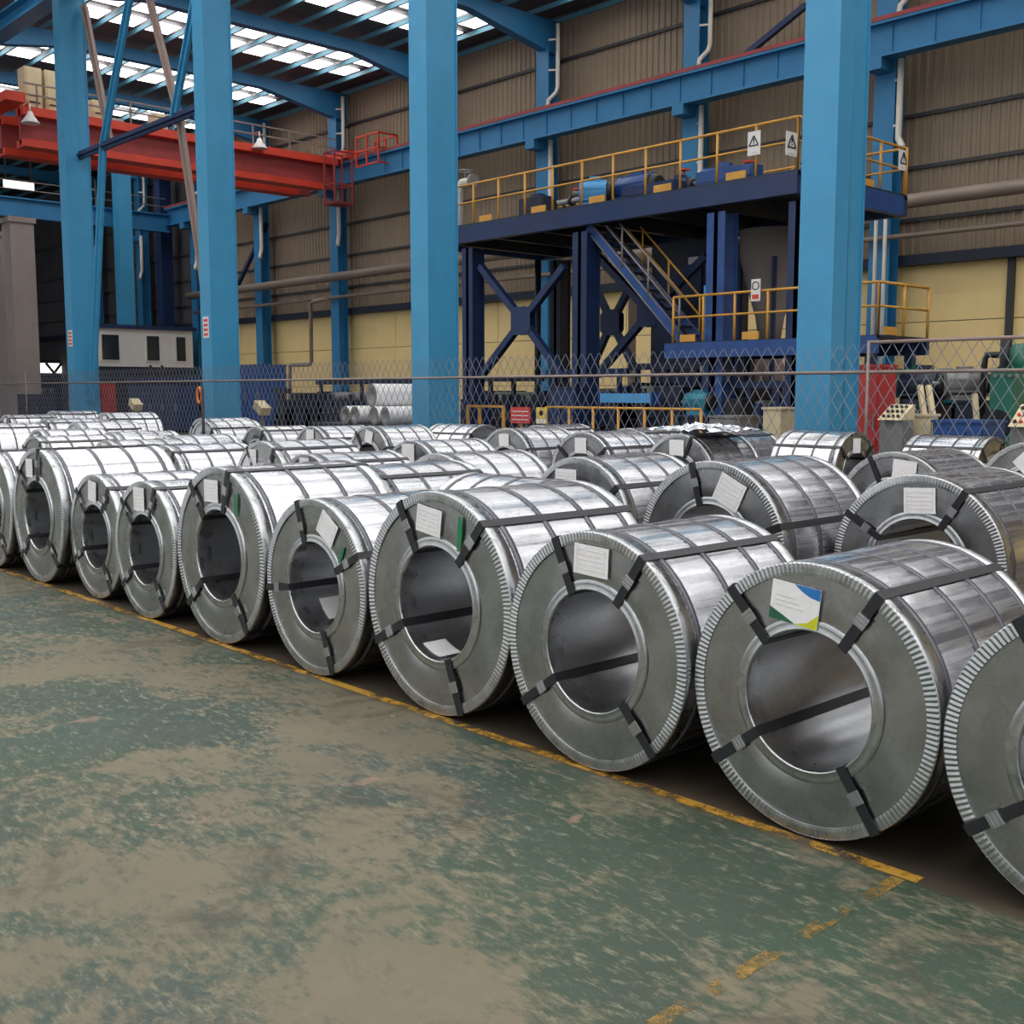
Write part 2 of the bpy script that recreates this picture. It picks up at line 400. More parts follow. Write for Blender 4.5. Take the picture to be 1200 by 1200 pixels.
for k, (px, y0, y1) in enumerate(((241, 371, 396), (82, 387, 406))):
    Y = YC-.535
    p = onY(px, y0, Y); q = onY(px, y1, Y); wd = .2 if k == 0 else .22
    t = thing('column_sticker', ('white and red notice stuck on the blue column left of centre', 'small red and white notice stuck on the leftmost blue column')[k], 'sign', (p.x, Y, q.z))
    h = p.z-q.z
    MB().box(-wd, wd, -.006, .006, 0, h).build('sheet', M['white'], t)
    for j in range(4):
        MB().box(-wd*.72, wd*.72, -.012, -.005, h*(.1+.22*j), h*(.22+.22*j)).build('red_print', M['sign_red'], t)
g = MB().box(XL+.2, XR-.2, YC-.07, YC+.07, 18.25, 19.0).build('girder', M['blue2'], ce)
MB().box(XL+.2, XR-.2, YC-.4, YC+.4, 18.2, 18.3).build('bottom_flange', M['blue2'], g)
MB().box(XL+.2, XR-.2, YC-.4, YC+.4, 18.9, 19.0).build('top_flange', M['blue2'], g)
br = [(155, -20, 121, 168, M['blue'], 'blue brace falling from the roof to the joint right of the leftmost column'),
      (121, 168, 108, 470, M['blue'], 'blue brace falling from the left joint to the floor by the leftmost column'),
      (232, -20, 203, 140, M['blue'], 'blue brace falling from the roof to the joint left of the second column'),
      (90, 5, 121, 168, M['brown_steel'], 'brown brace from the top of the leftmost column to the left joint'),
      (162, -20, 202, 142, M['brown_steel'], 'brown brace from the roof down to the right joint'),
      (202, 142, 240, 400, M['brown_steel'], 'brown brace from the right joint down to the second column'),
      (84, 186, 232, 128, M['navy'], 'dark blue cross bar tying the two brace joints')]
for (ax, ay, bx, by, mt_, lb) in br:
    A = onY(ax, ay, YC+.1); B = onY(bx, by, YC+.1)
    if mt_ is M['brown_steel']: A.y += .3; B.y += .3
    if B.z < .6: B.z = .02
    t = thing('column_brace', lb, 'brace', A)
    D = B-A
    MB().bar((0, 0, 0), D, .34, .1, (0, 1, 0)).build('flange', mt_, t)
    MB().bar((0, 0, 0), D, .08, .3, (0, 1, 0)).build('web', mt_, t)

# ------------------------------------------------------------------ overhead crane
XG = -55.6
cr = thing('overhead_crane', 'red overhead travelling crane spanning the far aisle', 'crane', (XG, 0, -1.05))
for dx in (0, -2.6):
    g = MB().box(dx-.12, dx+.12, 19.9, 37.6, 14.6, 16.3).build('girder_web', M['red_rail'], cr)
    MB().box(dx-.5, dx+.5, 19.9, 37.6, 15.95, 16.35).build('top_flange', M['red'], cr)
    MB().box(dx-.5, dx+.5, 19.9, 36.6, 14.5, 14.85).build('bottom_flange', M['red'], cr)
MB().box(-3.6, 1.2, 37.7, 38.6, 16.32, 16.75).build('end_truck', M['red'], cr)
MB().box(-3.6, 1.2, 18.9, 19.8, 16.32, 16.75).build('end_truck', M['red'], cr)
for sx in (-3.0, .6):
    for yy in (37.9, 38.3):
        MB().cyl((sx-.22, yy, 16.5), (sx+.22, yy, 16.5), .2, 12).build('wheel', M['dark'], cr)
b = MB()
for i in range(8):
    b.bar((.45, 20.6+i*2.3, 16.35), (.45, 20.6+i*2.3, 17.4), .07)
b.build('walkway_post', M['rail_grey'], cr)
for z in (16.9, 17.4): MB().bar((.45, 20, z), (.45, 37.5, z), .07).build('walkway_rail', M['rail_grey'], cr)
cage = MB()
for (cx_, cy_) in ((1.0, 36.3), (1.0, 37.5), (2.0, 36.3), (2.0, 37.5)): cage.bar((cx_, cy_, 13.6), (cx_, cy_, 16.4), .09)
for z in (13.6, 14.6, 16.4):
    cage.bar((1, 36.3, z), (1, 37.5, z), .08); cage.bar((2, 36.3, z), (2, 37.5, z), .08); cage.bar((1, 36.3, z), (2, 36.3, z), .08); cage.bar((1, 37.5, z), (2, 37.5, z), .08)
cage.box(1, 2, 36.3, 37.5, 13.5, 13.6); cage.build('access_cage', M['red_rail'], cr)
cage = MB()
for z in (15.6, 16.4, 17.2):
    cage.bar((2.3, 37.6, z), (4.4, 37.6, z), .09); cage.bar((2.3, 38.9, z), (4.4, 38.9, z), .09); cage.bar((4.4, 37.6, z), (4.4, 38.9, z), .09)
for x in (2.3, 3.3, 4.4): cage.bar((x, 37.6, 15.6), (x, 37.6, 17.2), .09); cage.bar((x, 38.9, 15.6), (x, 38.9, 17.2), .09)
cage.build('end_platform', M['red'], cr)
for (px0, px1, k) in ((30, 52, 0), (54, 72, 1), (108, 124, 2), (182, 198, 3)):
    y0 = onX((px0+px1)/2-(px1-px0)*.45, 100, XG).y; y1 = onX((px0+px1)/2+(px1-px0)*.45, 100, XG).y
    h = (2.0, 2.0, 1.0, .9)[k]
    c = MB().box(-1.1, -.2, y0, y1, 16.36, 16.36+h).build('electric_cabinet', M['beige'], cr)
    MB().box(-.2, -.15, y0+.08, y1-.08, 16.5, 16.3+h-.05).build('cabinet_door', M['beige'], c)
    for zz in (16.7, 17.0):
        MB().box(-.15, -.13, y0+.15, y1-.15, zz, zz+.06).build('vent_slot', M['dark'], c)
MB().tube([(-1.3, 24+.1*i, 16.5) for i in range(2)]+[(-1.3, 25.5, 16.5)], .4, 10).build('hoist_motor', M['grey'], cr)
for k, (px, py) in enumerate(((35, 128), (304, 160))):
    p = onX(px, py, XG+.75)
    t = thing('bell_lamp', ('white bell lamp hanging under the left end of the red crane', 'white bell lamp on the red crane right of the second column')[k], 'lamp', p)
    MB().tube([(0, 0, -.65), (0, 0, -.62), (0, 0, -.3), (0, 0, -.1)], [.42, .42, .18, .1], 14).build('shade', M['white'], t)
    MB().tube([(0, 0, -.1), (0, 0, .25)], .04, 6).build('stem', M['white'], t)
    MB().bar((-.8, 0, .25), (0, 0, .25), .06).build('arm', M['red'], t)

# ------------------------------------------------------------------ far end: cross beam, pillar, column, control room
XE = -78.0
cb = thing('cross_beam', 'blue runway beam crossing the dark far end on the left', 'beam', (XE, 0, 0))
MB().box(-.06, .06, 20, 38.2, 13.5, 14.7).build('web', M['blue2'], cb); MB().box(-.3, .35, 20, 38.2, 14.65, 14.75).build('top_flange', M['blue2'], cb); MB().box(-.3, .35, 20, 38.2, 13.45, 13.55).build('bottom_flange', M['blue2'], cb)
for z in (15.3, 15.85): MB().bar((.1, 20, z), (.1, 38, z), .06).build('hand_rail', M['rail_grey'], cb)
def pillar(px, w_, X, mt_, z1, lb, nm):
    y = onX(px, 400, X).y
    t = thing(nm, lb, 'column', (X, y, 0))
    MB().box(-w_/2, w_/2, -w_/2, w_/2, 0, z1).build('shaft', mt_, t); MB().box(-w_/2-.12, w_/2+.12, -w_/2-.12, w_/2+.12, 0, .5).build('plinth', mt_, t)
    MB().box(-w_/2-.12, w_/2+.12, -w_/2-.12, w_/2+.12, z1-.35, z1).build('cap', mt_, t)
pillar(27, 1.55, XE, M['concrete'], 13.4, 'pale grey concrete pillar at the left edge of the photo', 'concrete_pillar')
pillar(6, 1.7, XE-8, M['concrete'], 13.4, 'darker concrete pillar behind the pale one at the far left', 'concrete_pillar')
pillar(149, .95, XE+2, M['blue'], 20.0, 'slim blue column in front of the white control room', 'far_column')
pillar(196, .9, XE-2, M['navy'], 18.0, 'dark blue column behind the white control room', 'far_column')
XO = -74.0
ya = onX(112, 400, XO).y; yb = onX(226, 400, XO).y
t = thing('control_room', 'white control room with dark windows on a dark base, far left', 'building', (XO, ya, 0))
zr0 = onX(170, 430, XO).z; zr1 = onX(170, 386, XO).z; W_ = yb-ya
MB().box(-4, 0, 0, W_, 0, zr0).build('base', M['navy_dark'], t); MB().box(-4, 0, .02, W_-.02, zr0, zr1).build('wall', M['white'], t)
MB().box(-4.2, .25, -.2, W_+.2, zr1, zr1+.25).build('roof', M['navy'], t)
for (fa, fb) in ((.04, .24), (.49, .65), (.80, .93)):
    f = MB().box(-.02, .06, W_*fa, W_*fb, zr0+.35, zr1-.35).build('window_frame', M['white'], t)
    MB().box(.03, .09, W_*fa+.12, W_*fb-.12, zr0+.45, zr1-.45).build('pane', M['glass'], f)
p0 = onX(48, 437, -104); p1 = onX(77, 426, -104)
t = thing('far_window', 'bright far doorway light seen left of the leftmost column', 'window', (-104, p0.y, 0))
MB().box(-.1, 0, 0, p1.y-p0.y, p0.z, p1.z).build('pane', M['lamp'], t)
MB().box(-.2, -.1, -.3, p1.y-p0.y+.3, 0, p1.z+.3).build('frame', M['dark'], t)
mc = (p1.y-p0.y)/2
MB().bar((.1, mc-.7, p1.z), (.1, mc, p0.z), .2).bar((.1, mc+.7, p1.z), (.1, mc, p0.z), .2).build('strut', M['dark'], t)
p = onX(22, 217, -90)
t = thing('strip_lamp', 'lit white strip lamp in the dark far end above the cross beam', 'lamp', p)
MB().box(-.15, .15, -1.1, 1.1, -.3, .3).build('tube', M['lamp'], t); MB().box(-.2, .2, -1.2, 1.2, .3, .42).build('housing', M['grey'], t)
MB().box(-.05, .05, -1.0, -.9, .42, ZR-p.z+.1).box(-.05, .05, .9, 1.0, .42, ZR-p.z+.1).build('hanger', M['grey'], t)

# ------------------------------------------------------------------ mezzanine with railings, stairs, signs
YP = 23.0; YPB = 28.2; xl = gx(500, YP); xr = gx(928, YP); zt = 7.1
pl = thing('steel_platform', 'raised dark blue steel platform on braced legs beyond the fence', 'platform', (0, 0, 0))
MB().box(xl, xr, YP, YPB, zt-.12, zt).build('deck', M['navy_dark'], pl)
for (y0, y1) in ((YP-.02, YP+.2), (YPB-.2, YPB+.02)): MB().box(xl, xr, y0, y1, zt-.55, zt-.05).build('edge_beam', M['navy'], pl)
for (x0, x1) in ((xl, xl+.2), (xr-.2, xr+.02)): MB().box(x0, x1, YP+.2, YPB-.2, zt-.55, zt-.05).build('edge_beam', M['machine_blue'], pl)
for i in range(6):
    xx = xl+1.2+i*(xr-xl-2)/6; MB().box(xx, xx+.2, YP+.2, YPB-.2, zt-.55, zt-.12).build('joist', M['navy_dark'], pl)
legs = {}
for key, px, Y, wd, mt_ in (('a', 555, YP+.4, .5, M['navy']), ('b', 686, YP+.4, .56, M['navy']), ('c', 843, YP+.4, .56, M['machine_blue']), ('d', 656, YPB-.5, .5, M['navy_dark']), ('e', 936, YP+.4, .5, M['navy']), ('f', 792, YPB-.5, .6, M['navy_dark'])):
    x = gx(px, Y); legs[key] = (x, Y)
    l = MB().box(x-wd/2, x+wd/2, Y-wd/2, Y-wd/2+.04, 0, zt-.7).box(x-wd/2, x+wd/2, Y+wd/2-.04, Y+wd/2, 0, zt-.7).box(x-.06, x+.06, Y-wd/2, Y+wd/2, 0, zt-.7).box(x-wd/2+.03, x+wd/2-.03, Y-wd/2+.03, Y+wd/2-.03, 0, zt-.75).build('leg', mt_, pl)
    MB().box(x-wd/2-.15, x+wd/2+.15, Y-wd/2-.15, Y+wd/2+.15, 0, .06).build('foot_plate', mt_, l)
def xbrace(px0, px1, pc, Y, y_top, y_bot, yc):
    A = onY(px0, y_top, Y); B = onY(px1, y_bot, Y); C_ = onY(px0, y_bot, Y); D = onY(px1, y_top, Y); G = onY(pc, yc, Y)
    for P in (A, B, C_, D): MB().bar(P, G, .2, .2).build('brace', M['navy'], pl)
    c = .42
    MB().quad((G.x-c, Y-.12, G.z-c*.6), (G.x-c*.6, Y-.12, G.z-c), (G.x+c*.6, Y-.12, G.z-c), (G.x+c, Y-.12, G.z-c*.6), (G.x+c, Y-.12, G.z+c*.6), (G.x+c*.6, Y-.12, G.z+c), (G.x-c*.6, Y-.12, G.z+c), (G.x-c, Y-.12, G.z+c*.6)).quad((G.x-c, Y+.12, G.z-c*.6), (G.x-c, Y+.12, G.z+c*.6), (G.x-c*.6, Y+.12, G.z+c), (G.x+c*.6, Y+.12, G.z+c), (G.x+c, Y+.12, G.z+c*.6), (G.x+c, Y+.12, G.z-c*.6), (G.x+c*.6, Y+.12, G.z-c), (G.x-c*.6, Y+.12, G.z-c)).build('gusset', M['navy'], pl)
xbrace(563, 662, 613, YP+.4, 312, 442, 376)
xbrace(695, 742, 717, YPB-.5, 330, 428, 378)
xbrace(700, 828, 762, YP+2.2, 300, 440, 366)
def rail(parent, A, B, h=1.25, n=6, z=None, mt_=None, kick=True):
    mt_ = mt_ or M['yellow']
    A = Vector(A); B = Vector(B)
    MB().tube([A+Vector((0, 0, h)), B+Vector((0, 0, h))], .035, 6).build('top_rail', mt_, parent)
    MB().tube([A+Vector((0, 0, h*.55)), B+Vector((0, 0, h*.55))], .03, 6).build('mid_rail', mt_, parent)
    for i in range(n+1):
        P = A.lerp(B, i/n); MB().tube([P, P+Vector((0, 0, h))], .035, 6).build('post', mt_, parent)
    if kick:
        for i in range(n):
            if i % 2 == 0 or kick == 2:
                P = A.lerp(B, (i+.25)/n); Q = A.lerp(B, (i+.75)/n); MB().bar(P+Vector((0, 0, .1)), Q+Vector((0, 0, .1)), .04, .18).build('kick_plate', mt_, parent)
gr = thing('guard_rail', 'yellow tube railing round the edge of the raised platform', 'railing', (0, 0, 0))
rail(gr, (xl, YP+.06, zt), (xr-.06, YP+.06, zt), 1.2, 12, kick=1)
rail(gr, (xr-.06, YP+.06, zt), (xr-.06, YPB-.06, zt), 1.2, 4)
rail(gr, (xl, YPB-.1, zt), (xr, YPB-.1, zt), 1.2, 8, kick=False)
def warn_sign(px, py, Y, wd, ht, lb, face=0, red=False):
    p = onY(px, py, Y)
    t = thing('warning_sign', lb, 'sign', p, face)
    MB().box(-wd/2, wd/2, -.02, .0, -ht/2, ht/2).build('board', M['white'], t)
    s = wd*.36; zc = ht*.08
    if not red:
        b = MB(); y = -.028
        P = [(-s, zc-s*.75), (s, zc-s*.75), (0, zc+s)]
        for i in range(3):
            a, c = P[i], P[(i+1) % 3]; b.bar((a[0], y, a[1]), (c[0], y, c[1]), .012, wd*.07, (0, 0, 1))
        b.build('triangle', M['black'], t)
        MB().box(-wd*.035, wd*.035, -.034, -.022, zc-s*.1, zc+s*.5).box(-wd*.035, wd*.035, -.034, -.022, zc-s*.45, zc-s*.28).build('exclamation_mark', M['black'], t)
        MB().box(-wd*.3, wd*.3, -.03, -.018, -ht*.40, -ht*.32).build('caption_bar', M['ink'], t)
    else:
        b = MB()
        for i in range(14):
            a0 = 2*pi*i/14; a1 = 2*pi*(i+1)/14
            b.bar((s*cos(a0), -.028, ht*.2+s*sin(a0)), (s*cos(a1), -.028, ht*.2+s*sin(a1)), .012, wd*.07)
        b.build('ring', M['black'], t); MB().box(-wd*.36, wd*.36, -.03, -.018, -ht*.4, -ht*.2).build('red_bar', M['sign_red'], t)
warn_sign(884, 168, YP-.02, .36, .56, 'white warning triangle sign on the platform railing, left of two by the near column')
p = onX(927, 169, xr-.04)
t0 = warn_sign(927, 169, p.y, .44, .54, 'white warning triangle sign next to the nearest blue column, on its left', radians(90))
p = onX(1058, 188, xr-.02)
warn_sign(1058, 188, p.y, .46, .52, 'white warning triangle sign right of the nearest blue column', radians(90))
# machines on the deck
def motor(px, Y, z, r, L_, mt_, lb, rz=0, name='electric_motor'):
    t = thing(name, lb, 'motor', (gx(px, Y), Y, z), rz)
    MB().tube([(-L_/2, 0, r*1.3), (L_*.35, 0, r*1.3)], r, 14).build('housing', mt_, t)
    MB().tube([(L_*.35, 0, r*1.3), (L_*.5, 0, r*1.3)], [r*.95, r*.7], 14).build('fan_cover', M['dark'], t)
    MB().tube([(-L_*.75, 0, r*1.3), (-L_*.5, 0, r*1.3)], r*.2, 8).build('shaft', M['grey'], t)
    MB().box(-L_*.4, L_*.3, -r*.8, r*.8, 0, r*.4).build('foot', mt_, t)
    MB().box(-L_*.2, L_*.1, -r*.4, r*.4, r*2.2, r*2.6).build('terminal_box', mt_, t)
    b = MB()
    for i in range(7):
        a = 2*pi*i/7+.2
        c = Vector((0, cos(a)*r, r*1.3+sin(a)*r)); b.bar((-L_*.45, c.y, c.z), (L_*.3, c.y, c.z), .03, .05)
    b.build('cooling_fin', mt_, t)
motor(632, 24.3, zt, .32, 1.1, M['navy'], 'dark blue motor on the platform beside the left downpipe')
motor(697, 23.8, zt, .34, .9, M['light_blue'], 'light blue motor with struts on the platform', radians(35))
motor(748, 24.4, zt, .38, 1.4, M['machine_blue'], 'large blue motor in the middle of the platform deck')
motor(795, 24.7, zt, .28, .9, M['navy'], 'dark motor on the platform right of the large blue motor')
motor(846, 24.9, zt, .34, 1.3, M['machine_blue'], 'blue motor on the platform left of the warning signs', radians(15))
motor(958, 25.5, zt, .3, 1.2, M['navy'], 'blue motor on the platform edge hidden partly by the nearest column', radians(80))
for (px0, px1, h, mt_, lb) in ((612, 640, .55, 'navy_dark', 'dark low box on the platform near its left end'), (730, 790, .35, 'navy', 'long blue skid box lying on the platform middle'), (815, 880, .4, 'machine_blue', 'blue skid box on the platform left of the warning signs')):
    x0 = gx(px0, 23.5); x1 = gx(px1, 23.5)
    t = thing('machine_skid', lb, 'machine', (x0, 23.35, zt)); L_ = x1-x0
    MB().box(0, L_, 0, .45, .08, h).build('body', M[mt_], t); MB().box(.05, L_-.05, -.02, 0, h*.3, h*.85).build('cover', M[mt_], t)
    for xx in (.08, L_-.2): MB().box(xx, xx+.12, .05, .4, 0, .08).build('foot', M['dark'], t)
t = thing('pipe_spool', 'white bent valve pipe standing at the left end of the platform', 'valve', (gx(546, 24.5), 24.5, zt))
MB().tube([(-.3, 0, 0), (-.3, 0, 1.5), (-.15, 0, 1.7), (.35, 0, 1.7)], .13, 10).build('body', M['downpipe'], t); MB().cyl((.35, 0, 1.7), (.45, 0, 1.7), .22, 12).build('flange', M['grey'], t)
MB().tube([(.25*cos(2*pi*i/12), .25*sin(2*pi*i/12), 2.05) for i in range(13)], .03, 6).bar((-.25, 0, 2.05), (.25, 0, 2.05), .03).bar((0, 0, 1.75), (0, 0, 2.05), .04).build('hand_wheel', M['grey'], t)
# stairs
for k, (px, Y, L_, h, mt_, lb) in enumerate(((668, 25.6, 1.6, .75, 'grey', 'grey pipe run on short legs on the platform, left of the light blue motor'), (725, 25.8, 1.8, .8, 'yellow', 'yellow pipe run on short legs behind the blue motors on the platform'),
        (788, 26.4, 1.5, .95, 'teal', 'teal pipe run on short legs behind the large blue motor'), (862, 26.2, 1.4, .8, 'grey', 'grey pipe run on short legs behind the warning signs'))):
    t = thing('pipe_run', lb, 'pipe', (gx(px, Y), Y, zt))
    MB().tube([(-L_/2, 0, .1), (-L_/2, 0, h-.15), (-L_/2+.15, 0, h), (L_/2, 0, h)], .09, 10).build('pipe', M[mt_], t)
    for xx in (-L_*.2, L_*.4): MB().bar((xx, 0, 0), (xx, 0, h-.08), .07).build('leg', M['dark'], t)
    MB().cyl((0, 0, h), (.08, 0, h), .16, 12).build('flange', M['dark'], t)
    MB().cyl((L_*.2, 0, h+.08), (L_*.2, 0, h+.3), .03, 6).box(L_*.2-.14, L_*.2+.14, -.14, .14, h+.3, h+.34).build('valve_handle', M['sign_red'], t)
YS = 23.35
A = onY(690, 265, YS); B = onY(799, 398, YS)
st = thing('staircase', 'steep blue steel staircase descending right from under the platform', 'stairs', (A.x, YS, 0))
D = Vector((B.x-A.x, 0, B.z-A.z)); n = 13
for y in (0, .8): MB().bar((0, y, A.z), (D.x, y, B.z), .06, .28, (0, 0, 1)).build('stringer', M['machine_blue'], st)
for y in (0, .8):
    for dz in (.16, -.18): MB().tube([(0, y-.03, A.z+dz), (D.x, y-.03, B.z+dz)], .022, 6).build('edge_strip', M['rail_grey'], st)
for i in range(n):
    c = Vector((0, .4, A.z)).lerp(Vector((D.x, .4, B.z)), (i+.5)/n); MB().cbox(c, (.28, .76, .04)).build('tread', M['navy_dark'], st)
P0 = Vector((0, 0, A.z)); P1 = Vector((D.x, 0, B.z))
for y, mt_ in ((-.03, 'rail_grey'), (.83, 'yellow')):
    for h in (.6, 1.1):
        f0 = max(0, (A.z+h-(zt-.6))/(A.z-B.z))
        MB().tube([P0.lerp(P1, f0)+Vector((0, y, h)), P1+Vector((0, y, h))], .03, 6).build('hand_rail', M[mt_], st)
    for f_ in (.38, .66, .98):
        c = P0.lerp(P1, f_)+Vector((0, y, 0)); MB().tube([c, c+Vector((0, 0, 1.1))], .03, 6).build('baluster', M[mt_], st)
# lower landing
x0 = B.x-.1; x1 = gx(1012, 22.3); zl = B.z-.1
ld = thing('landing', 'lower blue steel landing at the foot of the platform stairs', 'platform', (0, 0, 0))
MB().box(x0, x1, 22.8, 25.2, zl-.08, zl).build('deck', M['navy_dark'], ld)
MB().box(x0, x1, 22.76, 22.9, zl-.4, zl-.02).build('edge_beam', M['machine_blue'], ld); MB().box(x0, x1, 25.1, 25.24, zl-.4, zl-.02).build('edge_beam', M['navy'], ld)
for px in (812, 1003):
    for Y in (23.1, 24.9):
        x = gx(px, 22.5); MB().box(x-.1, x+.1, Y-.1, Y+.1, 0, zl-.08).build('leg', M['navy'], ld)
lr = thing('guard_rail', 'yellow railing with kick plates round the lower landing', 'railing', (0, 0, 0))
rail(lr, (x0+.25, 22.8, zl), (x1, 22.8, zl), 1.15, 6, kick=1); rail(lr, (x1, 22.8, zl), (x1, 25.1, zl), 1.15, 2)
warn_sign(886, 340, 22.72, .26, .52, 'narrow white and red notice on the lower landing railing', 0, True)
# tanks and ducts under the platform
def lathe(b, prof, c, n=20):
    c = Vector(c); return b.tube([c+Vector((0, 0, z)) for z, r in prof], [r for z, r in prof], n)
t = thing('hopper', 'large grey conical hopper behind the lower landing', 'hopper', (gx(900, 26.9), 26.9, 0))
b = MB(); lathe(b, [(3.3, .3), (4.0, .4), (5.5, .85), (6.4, .9)], (0, 0, 0)); b.build('body', M['concrete'], t)
b = MB(); lathe(b, [(1.7, .75), (2.9, .35), (3.3, .3)], (0, 0, 0)); b.build('spout', M['brown_steel'], t)
for a in range(4):
    MB().bar((.85*cos(a*pi/2+.7), .85*sin(a*pi/2+.7), 0), (.85*cos(a*pi/2+.7), .85*sin(a*pi/2+.7), 5.6), .1).build('leg', M['navy'], t)
b = MB(); lathe(b, [(0, .7), (1.7, .75)], (0, 0, 0)); b.build('base_drum', M['dark'], t)
tag(MB().tube([(gx(728, 30), 30, 6.6), (gx(800, 30), 30, 6.6)], .45, 14).box(gx(740, 30)-.1, gx(740, 30)+.1, 29.9, 30.1, 0, 6.3).box(gx(790, 30)-.1, gx(790, 30)+.1, 29.9, 30.1, 0, 6.3).build('duct_pipe', M['pipe']), 'short pale duct seen behind the platform stairs', 'pipe')

t = thing('process_tower', 'dark navy process tower standing behind the platform stairs', 'machine', (gx(815, 27), 27, 0))
MB().box(-1.1, 1.0, -.8, 1.2, 0, 6.3).build('body', M['navy_dark'], t)
for z in (1.2, 2.8, 4.4): MB().box(-.9, .8, -.86, -.8, z, z+1.2).build('access_panel', M['navy'], t)
MB().box(.35, .7, -.9, -.8, 5.6, 5.8).build('name_plate', M['white'], t)
t = thing('teal_riser', 'teal painted vertical pipe under the landing', 'pipe', (gx(836, 24), 24, 0))
MB().tube([(0, 0, 2.6), (0, 0, zl+1.5)], .3, 14).build('pipe', M['light_blue'], t); MB().tube([(0, 0, 2.45), (0, 0, 2.6)], .36, 14).build('flange', M['white'], t); MB().tube([(0, 0, 0), (0, 0, 2.45)], .22, 12).build('lower_pipe', M['navy_dark'], t)
tag(MB().tube([(gx(630, 27), 27, 0), (gx(630, 27), 27, 6.4)], .11, 8).build('brown_pipe', M['dark']), 'thin dark vertical pipe left of the middle platform leg', 'pipe')

# ------------------------------------------------------------------ machinery on the floor beyond the fence
def pbox(px0, px1, py, Y, dep, mt_, name, lb, cat='machine', door=0, feet=True, lift=0, top=None):
    x0 = gx(px0, Y); x1 = max(gx(px1, Y+dep), x0+.45); z = gz((px0+px1)/2, py, Y); L_ = x1-x0
    t = thing(name, lb, cat, (x0, Y, 0)); z0 = lift+.1
    MB().box(0, L_, 0, dep, z0, z).build('body', M[mt_], t)
    MB().box(.06*L_, .94*L_, .05, dep*.95, 0, z0).build('plinth', M['dark'], t)
    MB().box(-.03, L_+.03, -.03, dep+.03, z, z+.05).build('top_plate', M[top or mt_], t)
    for i in range(door):
        a = L_*(i+.06)/door; c = L_*(i+.94)/door
        d = MB().box(a, c, -.03, 0, z0+.1*(z-z0), z0+.92*(z-z0)).build('door', M[mt_], t)
        MB().box(c-.14*(c-a), c-.08*(c-a), -.06, -.03, z0+.45*(z-z0), z0+.6*(z-z0)).build('handle', M['grey'], d)
    return t, L_, z
def rollstand(px0, px1, Y, py, lb, mt_='navy', mr='grey', n=4, dep=1.6):
    x0 = gx(px0, Y); x1 = gx(px1, Y); z = gz((px0+px1)/2, py, Y); L_ = x1-x0
    t = thing('roller_stand', lb, 'machine', (x0, Y, 0))
    for yy in (0, dep-.2): MB().box(0, L_, yy, yy+.2, .25, z*.62).build('side_frame', M[mt_], t)
    for xx in (0, L_-.3): MB().box(xx, xx+.3, 0, dep, 0, z*.8).build('end_post', M[mt_], t)
    for i in range(n):
        xx = L_*(i+.7)/(n+.4); r = min(.2, L_/n*.3)
        MB().cyl((xx, .05, z*.62+r), (xx, dep-.05, z*.62+r), r, 12).build('roller', M[mr], t)
        MB().box(xx-r*.8, xx+r*.8, -.08, .12, z*.55, z*.62+r*1.6).build('bearing_block', M[mt_], t)
    MB().bar((0, 0, z-.1), (L_, 0, z-.1), .18).build('cross_beam', M[mt_], t)
    for i in range(3):
        xx = .3+(L_-.6)*i/2; MB().bar((xx, 0, z*.5), (xx, 0, z-.1), .12).build('upright', M[mt_], t)
    MB().tube([(.1, -.15, z*.4), (L_*.4, -.15, z*.45), (L_*.6, -.15, z*.3), (L_-.1, -.15, z*.38)], .05, 6).build('hose', M['dark'], t)
    return t
rollstand(568, 638, 24.5, 440, 'dark roller machine behind the fence below the left platform brace', 'navy_dark')
rollstand(642, 735, 24.5, 432, 'navy roller machine behind the fence beneath the platform middle', 'navy')
rollstand(738, 826, 24.5, 425, 'dark roller machine behind the fence below the stairs foot', 'navy_dark')
rollstand(835, 925, 23.6, 446, 'blue roller machine behind the fence left of the nearest column', 'navy', dep=1.2)
rollstand(372, 482, 27, 445, 'long dark roller machine behind the fence left of the middle column', 'navy_dark')
rollstand(1046, 1158, 27.5, 456, 'dark roller machine with clutter in front of the cream wall at right', 'navy_dark')
rollstand(150, 236, 27, 442, 'navy roller machine behind the fence left of the second column', 'navy', n=6)
rollstand(5, 66, 34, 446, 'dark roller machine behind the fence at the far left', 'navy_dark')
pbox(1006, 1031, 430, 20.9, .7, 'red_cab', 'electric_cabinet', 'tall red cabinet standing right of the nearest blue column', 'cabinet', 1)
pbox(116, 129, 450, 26.5, .8, 'red_cab', 'electric_cabinet', 'narrow red cabinet right of the leftmost blue column', 'cabinet', 1)
pbox(276, 336, 428, 26.5, 1.4, 'machine_blue', 'blue_machine', 'bright blue machine housing right of the second column from left', door=2)
pbox(150, 232, 452, 24, 1, 'navy', 'machine_housing', 'long navy machine housing left of the second column', door=4)
pbox(72, 113, 452, 25, 1, 'navy_dark', 'machine_housing', 'dark machine housing behind the leftmost blue column', door=2)
pbox(20, 66, 463, 23.5, 1, 'navy_dark', 'machine_housing', 'dark machine housing behind the coils at far left', door=2)
pbox(447, 482, 456, 22.5, .7, 'machine_blue', 'machine_housing', 'small blue housing left of the middle column', door=1)
pbox(443, 479, 462, 23.4, .5, 'yellow', 'yellow_box', 'yellow block behind the white rolls', 'box', 0)
pbox(1095, 1180, 496, 19.6, .9, 'machine_blue', 'blue_trough', 'low blue trough box behind the fence at right', 'box', 3)
pbox(1068, 1086, 488, 19.7, .2, 'beige', 'beige_post_box', 'narrow beige box at the left end of the blue trough', 'box', 1)
pbox(1050, 1074, 442, 33, .7, 'cream', 'cream_box', 'square beige junction box on the cream wall at right', 'box', 0)
pbox(832, 890, 490, 19.9, .9, 'grey', 'work_desk', 'grey metal work desk behind the fence left of the nearest column', 'desk', 2)
